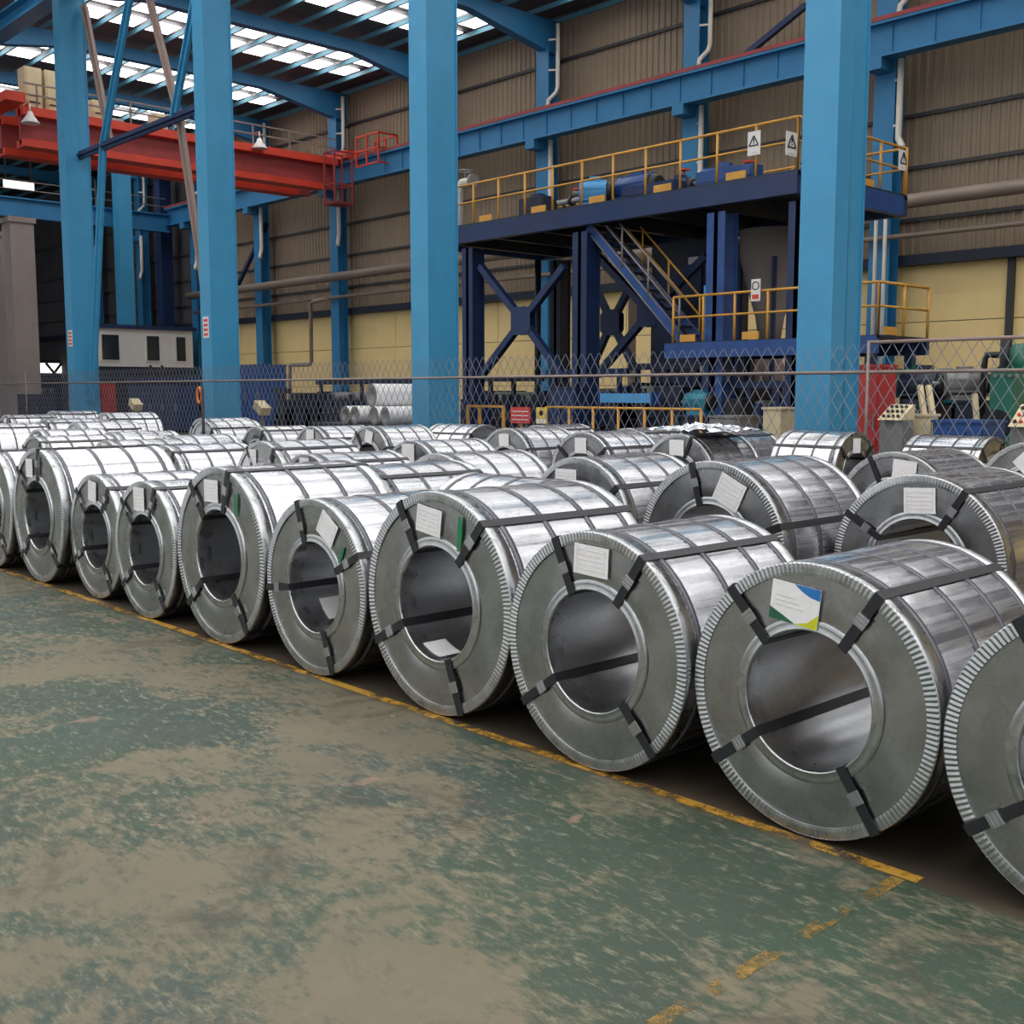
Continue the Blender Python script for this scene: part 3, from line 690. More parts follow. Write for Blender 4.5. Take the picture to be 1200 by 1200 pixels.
pbox(895, 918, 480, 20.6, .6, 'beige', 'beige_box', 'beige crate behind the fence beside the nearest column', 'box', 0)
pbox(850, 875, 470, 21.3, .5, 'dark', 'dark_machine', 'small dark machine standing behind the grey desk')
for i, (px0, px1, py, mt_, lb) in enumerate(((940, 1004, 470, 'navy_dark', 'dark housing directly behind the nearest column'), (540, 566, 470, 'navy', 'navy housing just right of the middle column'), (642, 700, 455, 'navy', 'navy machine guard behind the yellow rail, left one'), (766, 822, 455, 'navy_dark', 'dark machine guard behind the yellow rail, right one'), (340, 372, 462, 'navy_dark', 'dark low housing left of the white rolls'))):
    pbox(px0, px1, py, 22.6+.1*i, .9, mt_, 'machine_housing', lb, door=2)
t = thing('blue_beam', 'light blue box beam lying on the machine behind the yellow rail', 'beam', (gx(703, 22.2), 22.2, gz(730, 472, 22.2)))
Lb = gx(763, 22.2)-gx(703, 22.2); hb = gz(730, 461, 22.2)-gz(730, 472, 22.2)
MB().box(0, Lb, 0, .3, 0, hb).build('beam', M['light_blue'], t); MB().box(-.05, 0, -.03, .33, -.03, hb+.03).box(Lb, Lb+.05, -.03, .33, -.03, hb+.03).build('end_plate', M['machine_blue'], t)
for xx in (.3, Lb-.5): MB().box(xx, xx+.2, .05, .25, -t.location.z, 0).build('stand', M['navy_dark'], t)
motor(822, 22.3, gz(822, 472, 22.3)-.3, .24, .8, M['teal'], 'teal motor on the machine below the lower landing')
bx = thing('motor_stand', 'dark pedestal under the teal motor', 'stand', (gx(822, 22.3), 22.3, 0))
hz = gz(822, 472, 22.3)-.3
MB().box(-.4, .4, -.3, .3, 0, hz-.05).build('pedestal', M['navy_dark'], bx); MB().box(-.5, .5, -.35, .35, hz-.05, hz).build('top', M['navy'], bx)
fr = thing('floor_rail', 'yellow floor guard rail behind the fence between the two near columns', 'railing', (0, 0, 0))
z1 = gz(700, 478, 20.2)
rail(fr, (gx(640, 20.2), 20.2, 0), (gx(822, 20.2), 20.2, 0), z1, 6, kick=False)
for px in (575,): MB().bar((gx(548, 20.2), 20.2, z1), (gx(590, 20.2), 20.2, z1), .06).build('top_rail', M['yellow'], fr)
for px in (548, 562, 590): MB().bar((gx(px, 20.2), 20.2, 0), (gx(px, 20.2), 20.2, z1), .07).build('post', M['yellow'], fr)
for k, (px0, px1, lb, mt_) in enumerate(((599, 621, 'red notice board with pale lines on the yellow floor rail', 'sign_red'), (629, 641, 'yellow and white notice board beside the red one', 'sign_yellow'))):
    x0 = gx(px0, 20.1); x1 = gx(px1, 20.1); za = gz(610, 496, 20.1); zb = gz(610, 477, 20.1)
    t = thing('notice_board', lb, 'sign', (x0, 20.1, 0))
    MB().box(0, x1-x0, -.02, .02, za, zb).build('board', M[mt_], t)
    if k == 0:
        for j in range(3): MB().box(.05, x1-x0-.05, -.03, -.015, za+(zb-za)*(.2+.25*j), za+(zb-za)*(.26+.25*j)).build('pale_line', M['white'], t)
    else:
        MB().box(.02, x1-x0-.02, -.03, -.015, za+.02, za+(zb-za)*.3).build('lower_print', M['white'], t)
        MB().cyl(((x1-x0)/2, -.03, za+(zb-za)*.65), ((x1-x0)/2, -.015, za+(zb-za)*.65), .07, 12).build('round_print', M['black'], t)
    MB().bar(((x1-x0)/2, .04, 0), ((x1-x0)/2, .04, zb), .05).build('post', M['yellow'], t)
# control desks
for k, (px0, px1, py0, py1, Y, lb) in enumerate(((1029, 1056, 474, 500, 18.9, 'beige control desk with a sloping button panel behind the red cabinet'), (1183, 1215, 474, 508, 18.9, 'cream control desk with red buttons at the right edge'))):
    x0 = gx(px0, Y); x1 = gx(px1, Y); zt_ = gz(px0, py0, Y); zb_ = gz(px0, py1-8, Y); L_ = x1-x0
    t = thing('control_desk', lb, 'control desk', (x0, Y, 0))
    MB().box(0, L_, .1, .5, 0, zb_).build('cabinet', M['grey'], t)
    MB().quad((0, 0, zb_), (L_, 0, zb_), (L_, .5, zt_), (0, .5, zt_)).quad((0, .55, zb_), (0, .55, zt_), (L_, .55, zt_), (L_, .55, zb_)).quad((0, 0, zb_), (0, .5, zt_), (0, .55, zt_), (0, .55, zb_)).quad((L_, 0, zb_), (L_, .55, zb_), (L_, .55, zt_), (L_, .5, zt_)).quad((0, 0, zb_), (0, .55, zb_), (L_, .55, zb_), (L_, 0, zb_)).quad((0, .5, zt_), (L_, .5, zt_), (L_, .55, zt_), (0, .55, zt_)).build('desk_top', M['beige'], t)
    for i in range(4):
        for j in range(3):
            f_ = .2+.3*j; c = Vector((L_*(.18+.21*i), .5*f_, zb_+(zt_-zb_)*f_))
            MB().tube([c, c+Vector((0, -.03, .03))], .03, 8).build('button', M['sign_red' if (k and (i+j) % 2) else 'black'], t)
# green machine at right
t, L_, z = pbox(1160, 1225, 434, 22, 1.8, 'green', 'gearbox', 'green gearbox machine at the right edge behind the fence', 'machine', 0)
zt_ = gz(1190, 395, 22)
MB().tube([(L_*.2, .9, z+.2), (L_*.9, .9, z+.2)], (zt_-z)*.55, 16).build('upper_housing', M['green'], t)
MB().tube([(L_*.05, .3, z), (L_*.3, .3, z), (L_*.3, .3, zt_)], .1, 8).build('oil_pipe', M['dark'], t)
MB().cyl((L_*.35, -.06, z*.55), (L_*.35, .0, z*.55), .3, 16).build('bearing_cap', M['dark'], t)
for i in range(6): MB().cyl((L_*.25+i*.14, -.05, z-.1), (L_*.25+i*.14, 0, z-.1), .04, 6).build('bolt', M['grey'], t)
tag(MB().tube([(gx(1152, 23.6), 23.6, 0), (gx(1152, 23.6), 23.6, gz(1152, 418, 23.6)-.2), (gx(1154, 23.6), 23.6, gz(1152, 416, 23.6)), (gx(1178, 23.6), 23.6, gz(1178, 416, 23.6))], .07, 8).build('bent_pipe', M['dark']), 'dark hooked pipe left of the green gearbox', 'pipe')
# clutter in front of the cream wall
for i, (px, Y, mt_, lb, r_) in enumerate(((1085, 23.2, 'navy_dark', 'dark motor on the floor right of the beige control desk', .34), (1110, 24.2, 'teal', 'teal motor among the dark machines at right', .3), (1132, 23.4, 'grey', 'grey motor left of the green gearbox', .28), (1072, 24.6, 'green', 'green motor behind the beige control desk', .3))):
    bb, Lq, zq = pbox(px-12, px+12, 478-i*3, Y, .8, 'navy_dark', 'machine_pedestal', 'dark pedestal carrying the '+lb, 'stand')
    motor(px, Y+.4, zq+.05, r_, 1.0, M[mt_], lb, .4*i)
for i, (a_, lb) in enumerate((((1078, 452, 1098, 480), 'pale slanted bar leaning on the dark machines, left of three'), ((1088, 452, 1108, 478), 'pale slanted bar leaning on the dark machines, middle of three'), ((1142, 462, 1154, 480), 'pale slanted bar leaning near the green gearbox, right of three'))):
    A = onY(a_[0], a_[1], 22.6); B = onY(a_[2], 500, 22.0); tag(MB().bar(A, (B.x, B.y, .03), .1).build('leaning_bar', M['beige']), lb, 'bar')
# white rolls
zr_ = 0
rk = thing('roll_rack', 'dark low rack under the white wrapped rolls', 'rack', (gx(395, 20.6), 20.6, 0)); Lr = gx(484, 20.6)-gx(395, 20.6)
zk = gz(440, 496, 20.6)
MB().box(0, Lr, -1.0, 1.4, zk-.12, zk).build('shelf', M['navy_dark'], rk)
for xx in (.1, Lr/2, Lr-.2):
    for yy in (-.9, 1.2): MB().box(xx, xx+.12, yy, yy+.12, 0, zk-.12).build('leg', M['navy_dark'], rk)
xr0 = gx(404, 19.7)
for k, (dx, dy, dz, r_, lb) in enumerate(((0, 0, 0, .27, 'white wrapped roll with an open dark end, leftmost of the heap'), (.58, -.05, 0, .27, 'white wrapped roll with a dark end, second from left in the heap'),
        (1.5, 0, 0, .27, 'white wrapped roll lying third from left in the heap'), (2.2, -.1, 0, .27, 'white wrapped roll lying rightmost in the heap, by the middle column'), (1.05, .25, .5, .36, 'largest white wrapped roll lying on top of the heap'))):
    t = thing('wrapped_roll', lb, 'roll', (xr0+dx, 19.7+dy, zk+dz+r_+.005), -pi/2-.04*k)
    MB().tube([(-2.0, 0, 0), (0, 0, 0)], r_, 20, cap=False).build('wrap', M['roll'], t)
    b = MB()
    for y_ in (0.0, -2.0):
        for i in range(20):
            a0 = 2*pi*i/20; a1 = 2*pi*(i+1)/20
            b.quad((y_, r_*cos(a0), r_*sin(a0)), (y_, r_*cos(a1), r_*sin(a1)), (y_, r_*.7*cos(a1), r_*.7*sin(a1)), (y_, r_*.7*cos(a0), r_*.7*sin(a0)))
    b.build('rim', M['grey'], t); MB().tube([(-2.0, 0, 0), (-.3, 0, 0)], r_*.7, 18).build('core', M['dark'], t)
# small lamps and stands at left
for k, (px, py, Y, lb) in enumerate(((159, 474, 20.5, 'beige flood lamp on a post left of the second column'), (307, 478, 20.5, 'beige flood lamp on a post right of the second column'))):
    p = onY(px, py, Y); t = thing('flood_lamp', lb, 'lamp', (p.x, Y, 0))
    MB().cbox((0, 0, p.z), (.55, .4, .3), Matrix.Rotation(.5, 3, 'Y')).build('head', M['beige'], t); MB().bar((0, 0, 0), (0, 0, p.z-.1), .1).build('post', M['grey'], t)
    MB().box(-.25, .25, -.25, .25, 0, .05).build('foot', M['grey'], t)
lad = thing('ladder', 'dark steel ladder leaning below the white control room', 'ladder', (0, 0, 0))
A = onX(176, 428, -62); B = onX(186, 448, -62)
for dy in (0, .7): MB().bar((A.x, A.y+dy, A.z), (A.x+1.2, B.y+dy+.4, .02), .1).build('rail', M['dark'], lad)
for i in range(9):
    f_ = (i+.5)/9; P = Vector((A.x, A.y, A.z)).lerp(Vector((A.x+1.2, B.y+.4, .02)), f_); MB().bar(P, P+Vector((0, .7, 0)), .08).build('rung', M['dark'], lad)
rollstand(322, 338, 21.5, 455, 'small stand with silver rollers right of the blue machine', 'navy_dark', 'roll', 2, .9)

# ------------------------------------------------------------------ chain-link fence
YF = 17.7
fe = thing('chain_link_fence', 'grey chain-link fence with a long horizontal rail behind the coils', 'fence', (0, YF, 0))
fx0, fx1, fz = -56.0, -4.0, 2.75
b = MB(); st_ = .25
nw = int((fx1-fx0)/st_)
r_ = .0075
def wire(a, c):
    a = Vector(a); c = Vector(c); d = (c-a).normalized(); u = Vector((0, 1, 0)); s_ = d.cross(u)
    i = len(b.v)
    for p in (a, c): b.v += [p+u*r_, p-u*r_*.5+s_*r_*.87, p-u*r_*.5-s_*r_*.87]
    for q in ((0, 1, 4, 3), (1, 2, 5, 4), (2, 0, 3, 5)): b.f.append(tuple(i+k for k in q)); b.sm.append(False)
for i in range(nw):
    x = fx0+i*st_; dx = fz*.62
    if x+dx < fx1: wire((x, .01, .05), (x+dx, .01, fz)); wire((x+dx, -.01, .05), (x, -.01, fz))
o = b.build('wire_mesh', M['mesh'], fe); o['kind'] = 'stuff'
MB().tube([(fx0, -.04, 2.27), (fx1, -.04, 2.27)], .03, 8).build('mid_rail', M['rail_grey'], fe)
MB().tube([(gx(1018, YF), -.04, 2.78), (fx1, -.04, 2.78)], .03, 8).build('top_rail', M['brown_steel'], fe)
for px in (33, 1019):
    MB().tube([(gx(px, YF), -.08, 0), (gx(px, YF), -.08, 2.8)], .027, 8).build('post', M['rail_grey'], fe)
p = onY(237, 455, 10.6)
t = thing('marker_pole', 'thin dark pole with an orange hose among the coils before the second column', 'pole', (p.x, 10.6, 0))
MB().tube([(0, 0, 0), (0, 0, 2.0)], .03, 8).build('pole', M['dark'], t); MB().box(-.2, .2, -.2, .2, 0, .04).build('foot', M['dark'], t)
MB().tube([(-.05+.09*cos(a*.7)-.08, 0, 1.86+.16*sin(a*.7)) for a in range(10)], .025, 6).build('hose', M['orange'], t)

# ------------------------------------------------------------------ floor markings
def strip(name, x0, x1, y0, y1, mt_, lb, z=.003):
    o = MB().box(x0, x1, y0, y1, 0.0005, z).build(name, mt_); return tag(o, lb, 'floor marking')
strip('yellow_line', -60, -2.0, 4.065, 4.13, M['yellow_line'], 'worn yellow line painted along the front of the coils')
strip('pale_line', -60, -2.2, 3.90, 3.925, M['pale_line'], 'thin pale scuffed line just outside the long yellow line', .002)
strip('faded_line', -2.1, -2.04, .6, 4.05, M['faded_line'], 'faded yellow line running from the corner toward the camera', .0025)

# ------------------------------------------------------------------ steel coils
R0 = .65; RI = .335; L0 = 1.2
HOOPS = (.125, .46, .80, 1.09)
def ring_faces(b, rings, n, smooth=True, flip=False):
    for a, c in zip(rings, rings[1:]):
        for j in range(n):
            q = (a+j, a+(j+1) % n, c+(j+1) % n, c+j)
            b.f.append(q[::-1] if flip else q); b.sm.append(smooth)
def rings_from(prof, n, fn=None, smooth=True, flip=False):
    b = MB(); rings = []
    for k, (r, y) in enumerate(prof):
        rings.append(len(b.v))
        for j in range(n):
            a = 2*pi*j/n; rr, yy = (r, y) if fn is None else fn(r, y, a, k, j)
            b.v.append(Vector((rr*cos(a), yy, rr*sin(a))))
    ring_faces(b, rings, n, smooth, flip); return b
def tmp(b, name, mt_):
    o = b.build(name, mt_); me = o.data; bpy.data.objects.remove(o); return me
def shell_mesh(seed):
    rnd = random.Random(seed); n = 144
    base = [rnd.uniform(-1, 1) for _ in range(n)]
    secs = [[.55*base[j]+.45*rnd.uniform(-1, 1) for j in range(n)] for _ in range(6)]
    ys = [.0]
    hp = [0]+list(HOOPS)+[L0]
    for h in HOOPS: ys += [h-.05, h-.022, h+.022, h+.05]
    ys += [.24, .35, .57, .69, .9, 1.0, L0]; ys = sorted(set(ys))
    def fn(r, y, a, k, j):
        sec = sum(1 for h in HOOPS if y > h); d = min(abs(y-h) for h in HOOPS)
        if y in (0, L0): return R0-.006, y
        if d < .03: return R0-.006, y
        amp = .0019 if d > .055 else .0009
        return R0-.0045+amp*secs[sec][j], y
    return tmp(rings_from([(R0, y) for y in ys], n, fn), 'shell', M['shell'])
SHELLS = [shell_mesh(s) for s in range(5)]
DISC = tmp(rings_from([(RI*1.03, .012), (R0*.55, .010), (R0*.72, .012), (R0*.975, .010)], 96, lambda r, y, a, k, j: (r, y+.003*sin(a*2+k*1.7)+.002*sin(5*a+k)), True, True), 'end_disc', M['disc'])
def guard(n_r=165):
    n = n_r*2; b = MB(); rings = []
    prof = [(R0*.905, .009), (R0*.907, .002), (R0*.93, .0005), (R0*.965, .0005), (R0*.988, .001), (R0*.997, .004), (R0, .011), (R0, .03), (R0, .092), (R0-.006, .093)]
    for k, (r, y) in enumerate(prof):
        rings.append(len(b.v))
        for j in range(n):
            a = 2*pi*j/n; yy = y
            amp = .25+.75*max(0, cos(a-2.7))**.6+.6*max(0, cos(a-.2))**3 if True else 1
            if 1 <= k <= 4: yy += (-.0032 if j % 2 else .001)*min(1, amp)
            b.v.append(Vector((r*cos(a), yy, r*sin(a))))
    for k, (a, c) in enumerate(zip(rings, rings[1:])):
        for j in range(n):
            b.f.append((a+j, c+j, c+(j+1) % n, a+(j+1) % n)); b.sm.append(k >= 5)
    return b
GUARD = tmp(guard(), 'edge_guard', M['guard'])
COLLAR = tmp(rings_from([(RI*1.165, .011), (RI*1.16, .004), (RI*1.155, .002), (RI*1.10, .002), (RI*1.04, .002), (RI*1.025, -.001), (RI*1.012, -.003), (RI*.998, -.001), (RI*.99, .006), (RI*.987, .02), (RI*.987, .12)], 80, None, True, True), 'bore_collar', M['guard'])
BORE = tmp(rings_from([(RI, .01), (RI*.992, .3), (RI*1.0, .6), (RI*.993, .9), (RI, L0-.01)], 80, lambda r, y, a, k, j: (r*(1+.004*sin(3*a+k)), y), True, True), 'bore_sleeve', M['bore'])
def hoop_mesh():
    wd = .017; r1 = R0+.001; r0 = R0-.006
    return tmp(rings_from([(r0, -wd), (r1, -wd), (r1+.001, 0), (r1, wd), (r0, wd)], 96), 'hoop_band', M['hoop'])
HOOP = hoop_mesh()
def eye_mesh(wd=.025):
    b = MB(); th = .004
    prof = [(RI*.985-.002, -.008), (R0+.004, -.008), (R0+.006, -.004), (R0+.006, .1), (R0+.0045, .15), (R0+.0045, L0-.15), (R0+.006, L0-.1), (R0+.006, L0+.006), (R0+.004, L0+.009), (RI*.985-.004, L0+.009), (RI*.985-.006, L0*.5)]
    # closed loop swept with width along the tangent direction (local z), thickness inward
    cen = Vector((( R0+RI)/2, 0, L0/2))
    n = len(prof); outer = []; inner = []
    for r, y in prof:
        outer.append((r, y))
        cx, cy = (R0+RI)/2, L0/2
        inner.append((r-th*(1 if r > cx else -1)*(1 if abs(y-cy) < L0/2+.004 else .6), y+(th if y < 0 else (-th if y > L0 else 0))))
    for ring in (outer, inner):
        for zz in (-wd, wd):
            b.v += [Vector((sqrt(max(r*r-zz*zz, 0)) if r > R0*.9 or r < RI*1.05 else r, y, zz)) for r, y in ring]
    o0, o1, i0, i1 = 0, n, 2*n, 3*n
    for k in range(n):
        l = (k+1) % n
        for q in ((o0+k, o0+l, o1+l, o1+k), (i0+k, i1+k, i1+l, i0+l), (o0+k, i0+k, i0+l, o0+l), (o1+k, o1+l, i1+l, i1+k)): b.f.append(q); b.sm.append(False)
    return tmp(b, 'eye_strap', M['strap'])
EYE = eye_mesh()
def buckle_mesh():
    b = MB()
    b.box(-.032, .032, -.015, -.009, -.030, .030)
    for i in range(3): b.box(-.026+.02*i, -.014+.02*i, -.018, -.014, -.032, .032)
    return tmp(b, 'buckle', M['buckle'])
BUCKLE = buckle_mesh()
LABEL = tmp(MB().box(-.5, .5, -.002, .002, -.5, .5), 'label', M['paper'])
pr = MB()
for i in range(5): pr.box(-.4, .4-.1*(i % 2), -.0032, -.0018, .3-.16*i, .33-.16*i)
pr.box(-.42, -.40, -.0032, -.0018, -.42, .42).box(.40, .42, -.0032, -.0018, -.42, .42)
PRINT = tmp(pr, 'label_print', M['ink'])
STDA = (132, 60, 218, 305)
def coil(x, y, R, label, rz=0, angs=STDA, lab=(92, .80, .30, .34, 0), shell=0, green=None, group='galvanised steel coils', color_label=False, far=False, L=None):
    s = R/R0
    t = thing('steel_coil', label, 'steel coil', (x, y, 0), rz, group)
    t.scale = (s, (L or 1.2*R/.65)/L0, s)
    c = (0, 0, R0+.0055)
    rr = random.uniform(0, 6.28)
    link(SHELLS[shell % 5], 'shell', t, c, (0, rr, 0))
    link(DISC, 'end_disc', t, c, (0, 0, 0)); link(DISC, 'end_disc', t, (0, L0, c[2]), (0, 0, pi))
    link(GUARD, 'edge_guard', t, c, (0, random.uniform(-.3, .3), 0)); link(GUARD, 'edge_guard', t, (0, L0, c[2]), (0, 0, pi))
    link(BORE, 'bore_sleeve', t, c, (0, rr, 0)); link(COLLAR, 'bore_collar', t, c)
    for h in HOOPS: link(HOOP, 'hoop_band', t, (0, h+random.uniform(-.008, .008), c[2]))
    for i, a in enumerate(angs):
        e = link(EYE, 'eye_strap', t, c, (0, -radians(a), 0))
        if not far:
            rad = RI+(R0-RI)*random.uniform(.38, .55)
            bk = link(BUCKLE, 'buckle', e, (rad, 0, 0))
    if lab:
        a, f_, wd, ht, tilt = lab
        r_ = R0*f_; lo = link(LABEL, 'label', t, (r_*cos(radians(a)), -.004, c[2]+r_*sin(radians(a))), (0, -radians(tilt), 0), (wd*R0, 1, ht*R0))
        if not far and not color_label: link(PRINT, 'label_print', lo)
        if color_label:
            MB().quad((.5, -.003, .5), (-.05, -.003, .5), (.12, -.003, .36), (.3, -.003, .26), (.5, -.003, .22)).build('blue_print', M['pblue'], lo)
            MB().quad((-.5, -.003, -.5), (.05, -.003, -.5), (-.15, -.003, -.38), (-.5, -.003, -.2)).build('green_print', M['pgreen'], lo)
            MB().quad((.5, -.003, -.5), (.5, -.003, -.12), (.3, -.003, -.38), (.02, -.003, -.5)).build('yellow_print', M['pyel'], lo)
            MB().box(-.4, .1, -.0032, -.002, .0, .03).box(-.4, .2, -.0032, -.002, -.12, -.09).box(-.4, 0, -.0032, -.002, .12, .15).build('label_print', M['ink'], lo)
    if green:
        a0, a1, f0, f1, wd = green; b = MB(); n = 9; P = []
        for i in range(n+1):
            u = i/n; a = radians(a0+(a1-a0)*u); r_ = R0*(f0+(f1-f0)*u); ww = wd*(.25+.75*sin(pi*(.15+.8*u)))
            P.append((Vector((r_*cos(a), -.0035, r_*sin(a))), ww))
        for (p0, w0), (p1, w1) in zip(P, P[1:]):
            d = (p1-p0).normalized(); sd = Vector((d.z, 0, -d.x))
            b.quad(p0-sd*w0, p0+sd*w0, p1+sd*w1, p1-sd*w1)
        b.build('paint_stroke', M['green_paint'], t, c)
    return t
G = 'front row of galvanised coils'
fr_ = [
 (-12.86, 4.10, .65, 'front row coil cut off by the left edge of the photo', (138, 80, 222, 312), (92, .8, .26, .34, 0), None, 0),
 (-11.50, 4.11, .685, 'front row coil, first whole one from the left, large with a low white label', (138, 82, 224, 317), (108, .73, .26, .27, 0), None, 1),
 (-10.22, 4.17, .585, 'small front row coil, second whole one from left, leaning close to its right neighbour', (134, 54, 208, 304), (92, .73, .3, .32, -6), None, 2),
 (-9.04, 4.11, .59, 'front row coil, third whole one from left, with a dented right face', (136, 66, 218, 307), (98, .74, .34, .34, 0), None, 3),
 (-7.735, 4.11, .684, 'large front row coil with a green smear beside its square label', (128, 74, 221, 307), (99, .73, .31, .25, 0), (60, 48, .84, .64, .022), 4),
 (-6.41, 4.11, .608, 'front row coil with a tilted label, a green mark and a sheet in its bore', (108, 27, 187, 291), (66, .76, .34, .28, -32), (40, 33, .80, .62, .018), 1),
 (-5.105, 4.12, .676, 'front row coil with a green stroke right of its label', (120, 50, 208, 291), (95, .74, .34, .24, -8), (66, 57, .88, .60, .02), 0),
 (-3.80, 4.09, .618, 'front row coil with a large plain white label, left of the coloured label', (115, 57, 216, 313), (90, .76, .38, .25, -3), None, 2),
 (-2.568, 4.135, .606, 'large near coil with a blue, yellow and green printed label', (132, 57, 218, 305), (99, .70, .40, .29, -6), None, 3),
 (-1.342, 4.12, .604, 'nearest coil, cut off by the right edge of the photo', (124, 60, 216, 305), None, None, 4)]
for (x, y, R, lb, an, la, gn, sh) in fr_:
    coil(x, y, R, lb, 0, an, la, sh, gn, G, color_label='coloured' not in lb and 'printed label' in lb)
G2 = 'coils standing behind the front row'
bk_ = [
 (-3.86, 7.62, .67, 0, 'second row coil with a square label, above the coil with the coloured label', (148, 58, 215, 300), (88, .72, .36, .28, 3)),
 (-5.27, 7.02, .70, 0, 'second row coil with a tilted label and pale reflections on its face', (105, 20, 200, 290), (68, .72, .36, .32, -25)),
 (-7.28, 7.62, .66, 0, 'second row coil with a scuffed pale face and a short black strap at its right', (172, 38, 215, 300), (108, .70, .42, .3, 0)),
 (-8.95, 7.25, .65, 0, 'second row coil with a bluish reflection in its half-hidden face', (150, 20, 215, 300), (98, .68, .46, .3, 0)),
 (-12.3, 7.15, .66, 0, 'second row coil with a green patch, behind the coil with the green smear', (120, 60, 215, 300), (115, .7, .3, .4, 0)),
 (-8.06, 5.62, .645, 0, 'coil tucked tight behind the large coil with the green smear', STDA, None),
 (-10.4, 6.6, .63, 0, 'second row coil mostly hidden behind the large green smeared coil', STDA, (92, .8, .3, .26, 0)),
 (-13.75, 6.55, .62, 0, 'second row coil behind the dented front coil, mostly hidden', STDA, (92, .8, .3, .26, 0)),
 (-15.2, 6.4, .63, 0, 'second row coil peeping over the small front coil', STDA, (92, .8, .3, .26, 0)),
 (-18.0, 11.55, .64, 0, 'back coil with a small label, left of the white rolls', (150, 40, 215, 300), (92, .72, .4, .36, 0)),
 (-16.65, 11.9, .655, 0, 'back coil with a tilted label right under the white rolls', (125, 25, 215, 300), (85, .7, .34, .34, -15)),
 (-11.9, 9.2, .64, 0, 'coil with a pink-tinged top edge before the middle blue column', (148, 40, 215, 300), (95, .72, .42, .42, 0)),
 (-13.6, 12.5, .665, 0, 'back coil with a label right of the middle blue column foot', (160, 30, 215, 300), (92, .7, .36, .3, 0)),
 (-11.75, 12.4, .66, 0, 'back coil with a bright rim below the yellow notice board', (140, 40, 215, 300), (92, .68, .36, .36, 0)),
 (-10.2, 12.8, .66, 0, 'back coil with crumpled foil lying above it', (165, 68, 215, 300), (92, .7, .4, .34, 0)),
 (-5.75, 10.8, .655, 0, 'coil with a label and black buckled strap just under the beige control desk', (115, 40, 215, 300), (75, .72, .4, .36, -5)),
 (-5.6, 13.9, .66, 0, 'coil with a white corner label at the right edge, farther back', (150, 40, 215, 300), (95, .62, .4, .4, 45)),
 (-22.6, 8.9, .66, 0, 'far left coil with a bluish face and one black strap', (150, 50, 215, 300), None),
 (-27.6, 11.6, .70, 0, 'far left coil behind, with a tiny white tag on its rim', (150, 50, 215, 300), (80, .82, .3, .12, 0)),
 (-18.8, 8.0, .62, 0, 'far left coil with a crinkled silver face below the dark pole', (150, 50, 215, 300), (92, .5, .34, .3, 0)),
 (-20.3, 7.3, .63, 0, 'far left small coil with a bright bore and dark rim', (150, 50, 215, 300), (92, .66, .4, .4, 0)),
 (-16.2, 7.7, .63, 0, 'left coil with a glossy pale inner wrap', (150, 50, 215, 300), (95, .7, .4, .6, 0)),
 (-22.15, 11.5, .65, 0, 'back left coil behind the thin dark pole', (150, 50, 215, 300), None),
 (-20.3, 11.7, .61, 0, 'back left coil with a creased face right of the second column', (150, 60, 215, 300), None),
 (-24.4, 12.6, .65, 0, 'back left coil between the leftmost and second columns', STDA, None),
 (-24.1, 7.6, .64, 0, 'coil at the left edge, third row', STDA, (92, .7, .3, .3, 0)),
 (-30.5, 10.2, .66, 0, 'coil at the far left edge, with bands close together', STDA, (92, .7, .3, .3, 0)),
 (-17.4, 6.2, .63, 0, 'second row coil above the first whole front coil', STDA, None),
 (-26.2, 9.6, .65, 0, 'left coil, its bright top showing behind the row', STDA, None),
 (-33.2, 12.4, .68, 0, 'farthest left coil under the concrete pillar', STDA, None),
 (-15.1, 14.7, .65, 0, 'farthest coil with its top showing left of the red notice board', STDA, None),
 (-13.2, 15.1, .64, 0, 'farthest coil with its top showing under the yellow floor rail', STDA, None),
 (-11.3, 15.2, .64, 0, 'farthest coil with its top showing behind the foil topped coil', STDA, None),
 (-6.15, 6.3, .62, pi/2, 'pale coil turned sideways behind the front coil with the green stroke', STDA, None),
 (-15.75, 14.0, .655, pi/2+.1, 'sideways coil just right of the middle column foot', STDA, None),
 (-9.15, 16.0, .65, pi/2, 'sideways coil with a white label before the nearest column', (140, 40, 215, 300), (92, .66, .34, .36, 0)),
 (-7.05, 16.2, .64, pi/2, 'sideways coil with a crumpled top right of the beige control desk', STDA, None),
]
for i, (x, y, R, rz, lb, an, la) in enumerate(bk_):
    coil(x, y, R, lb, rz, an, la, i, None, G2, far=y > 9)
# loose sheets lying in two bores
def bore_sheet(cx, cy, R, a0, a1, y0, y1, lb):
    s_ = R/R0; r_ = RI*.985*s_-.004; zc = (R0+.0055)*s_; b = MB(); n = 6
    pt = lambda a, y, d: (r_*cos(a)*(1-d), y, zc+r_*sin(a)*(1-d))
    for i in range(n):
        u = radians(a0+(a1-a0)*i/n); v = radians(a0+(a1-a0)*(i+1)/n)
        b.quad(pt(u, y0, .006), pt(v, y0, .006), pt(v, y1, .006), pt(u, y1, .006)); b.quad(pt(u, y0, 0), pt(u, y1, 0), pt(v, y1, 0), pt(v, y0, 0))
    o = b.build('paper_sheet', M['paper'], None, (cx, cy, 0)); tag(o, lb, 'paper')
bore_sheet(-6.41, 4.11, .608, 208, 243, .22, .46, 'white paper sheet lying in the bore of the coil with the tilted label')
bore_sheet(-5.105, 4.12, .676, 236, 266, .06, .24, 'white paper sheet in the bore of the coil with the green stroke')
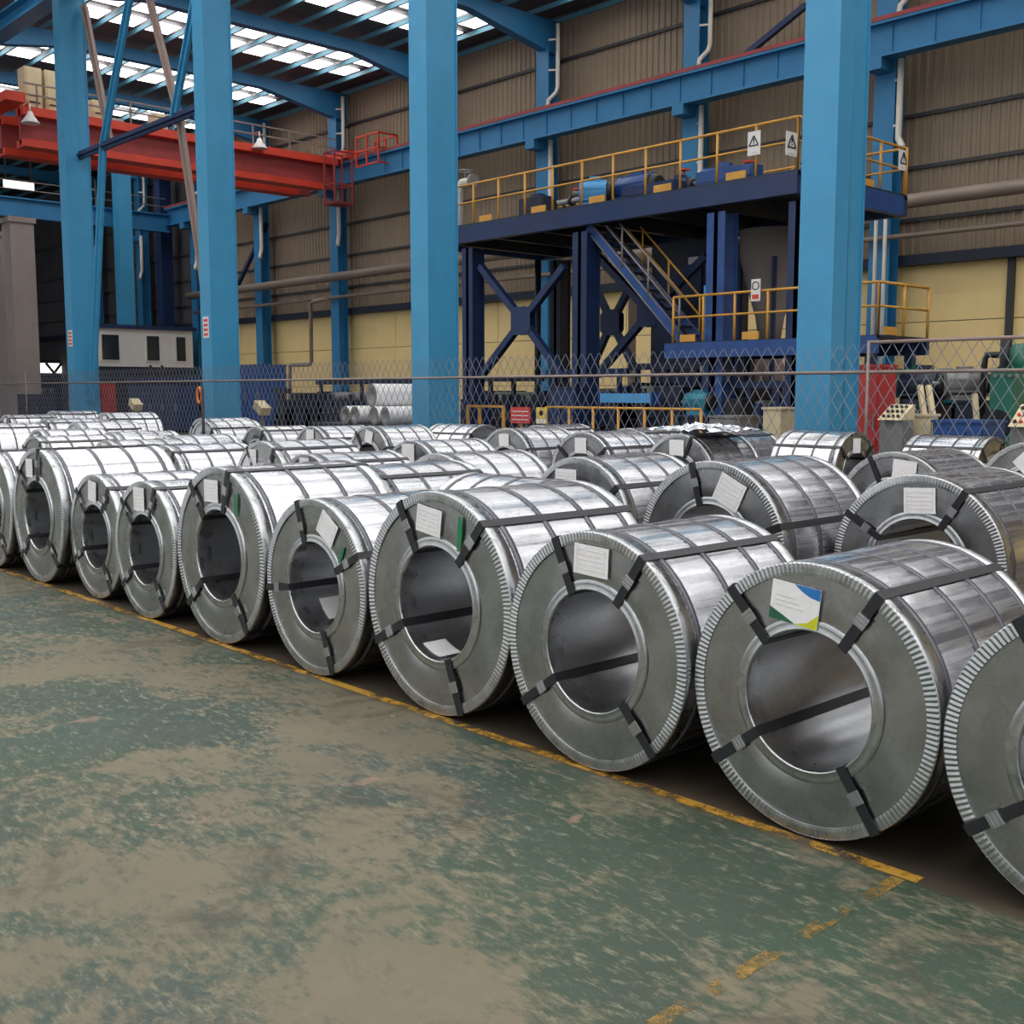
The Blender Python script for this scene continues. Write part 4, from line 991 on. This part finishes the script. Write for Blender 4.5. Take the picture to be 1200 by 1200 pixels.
# crumpled foil
b = MB(); n, m_ = 22, 12; rf = random.Random(3); cx, cy, R = -9.6, 15.3, .64
px0 = onY(757, 500, 14.1); px1 = onY(838, 505, 14.1)
for j in range(m_+1):
    for i in range(n+1):
        u = i/n-.5; v = j/m_-.5; e = max(0, 1-4*u*u)*max(0, 1-4*v*v)
        b.v.append(Vector((u*1.5, v*1.0, .02+.1*e*rf.random()+.05*rf.random())))
for j in range(m_):
    for i in range(n):
        a = j*(n+1)+i; b.f.append((a, a+1, a+n+2, a+n+1)); b.sm.append(False)
fo = b.build('crumpled_foil', M['foil'], None, (-10.2, 13.45, 1.335)); tag(fo, 'crumpled silver foil lying on top of a back coil', 'foil')
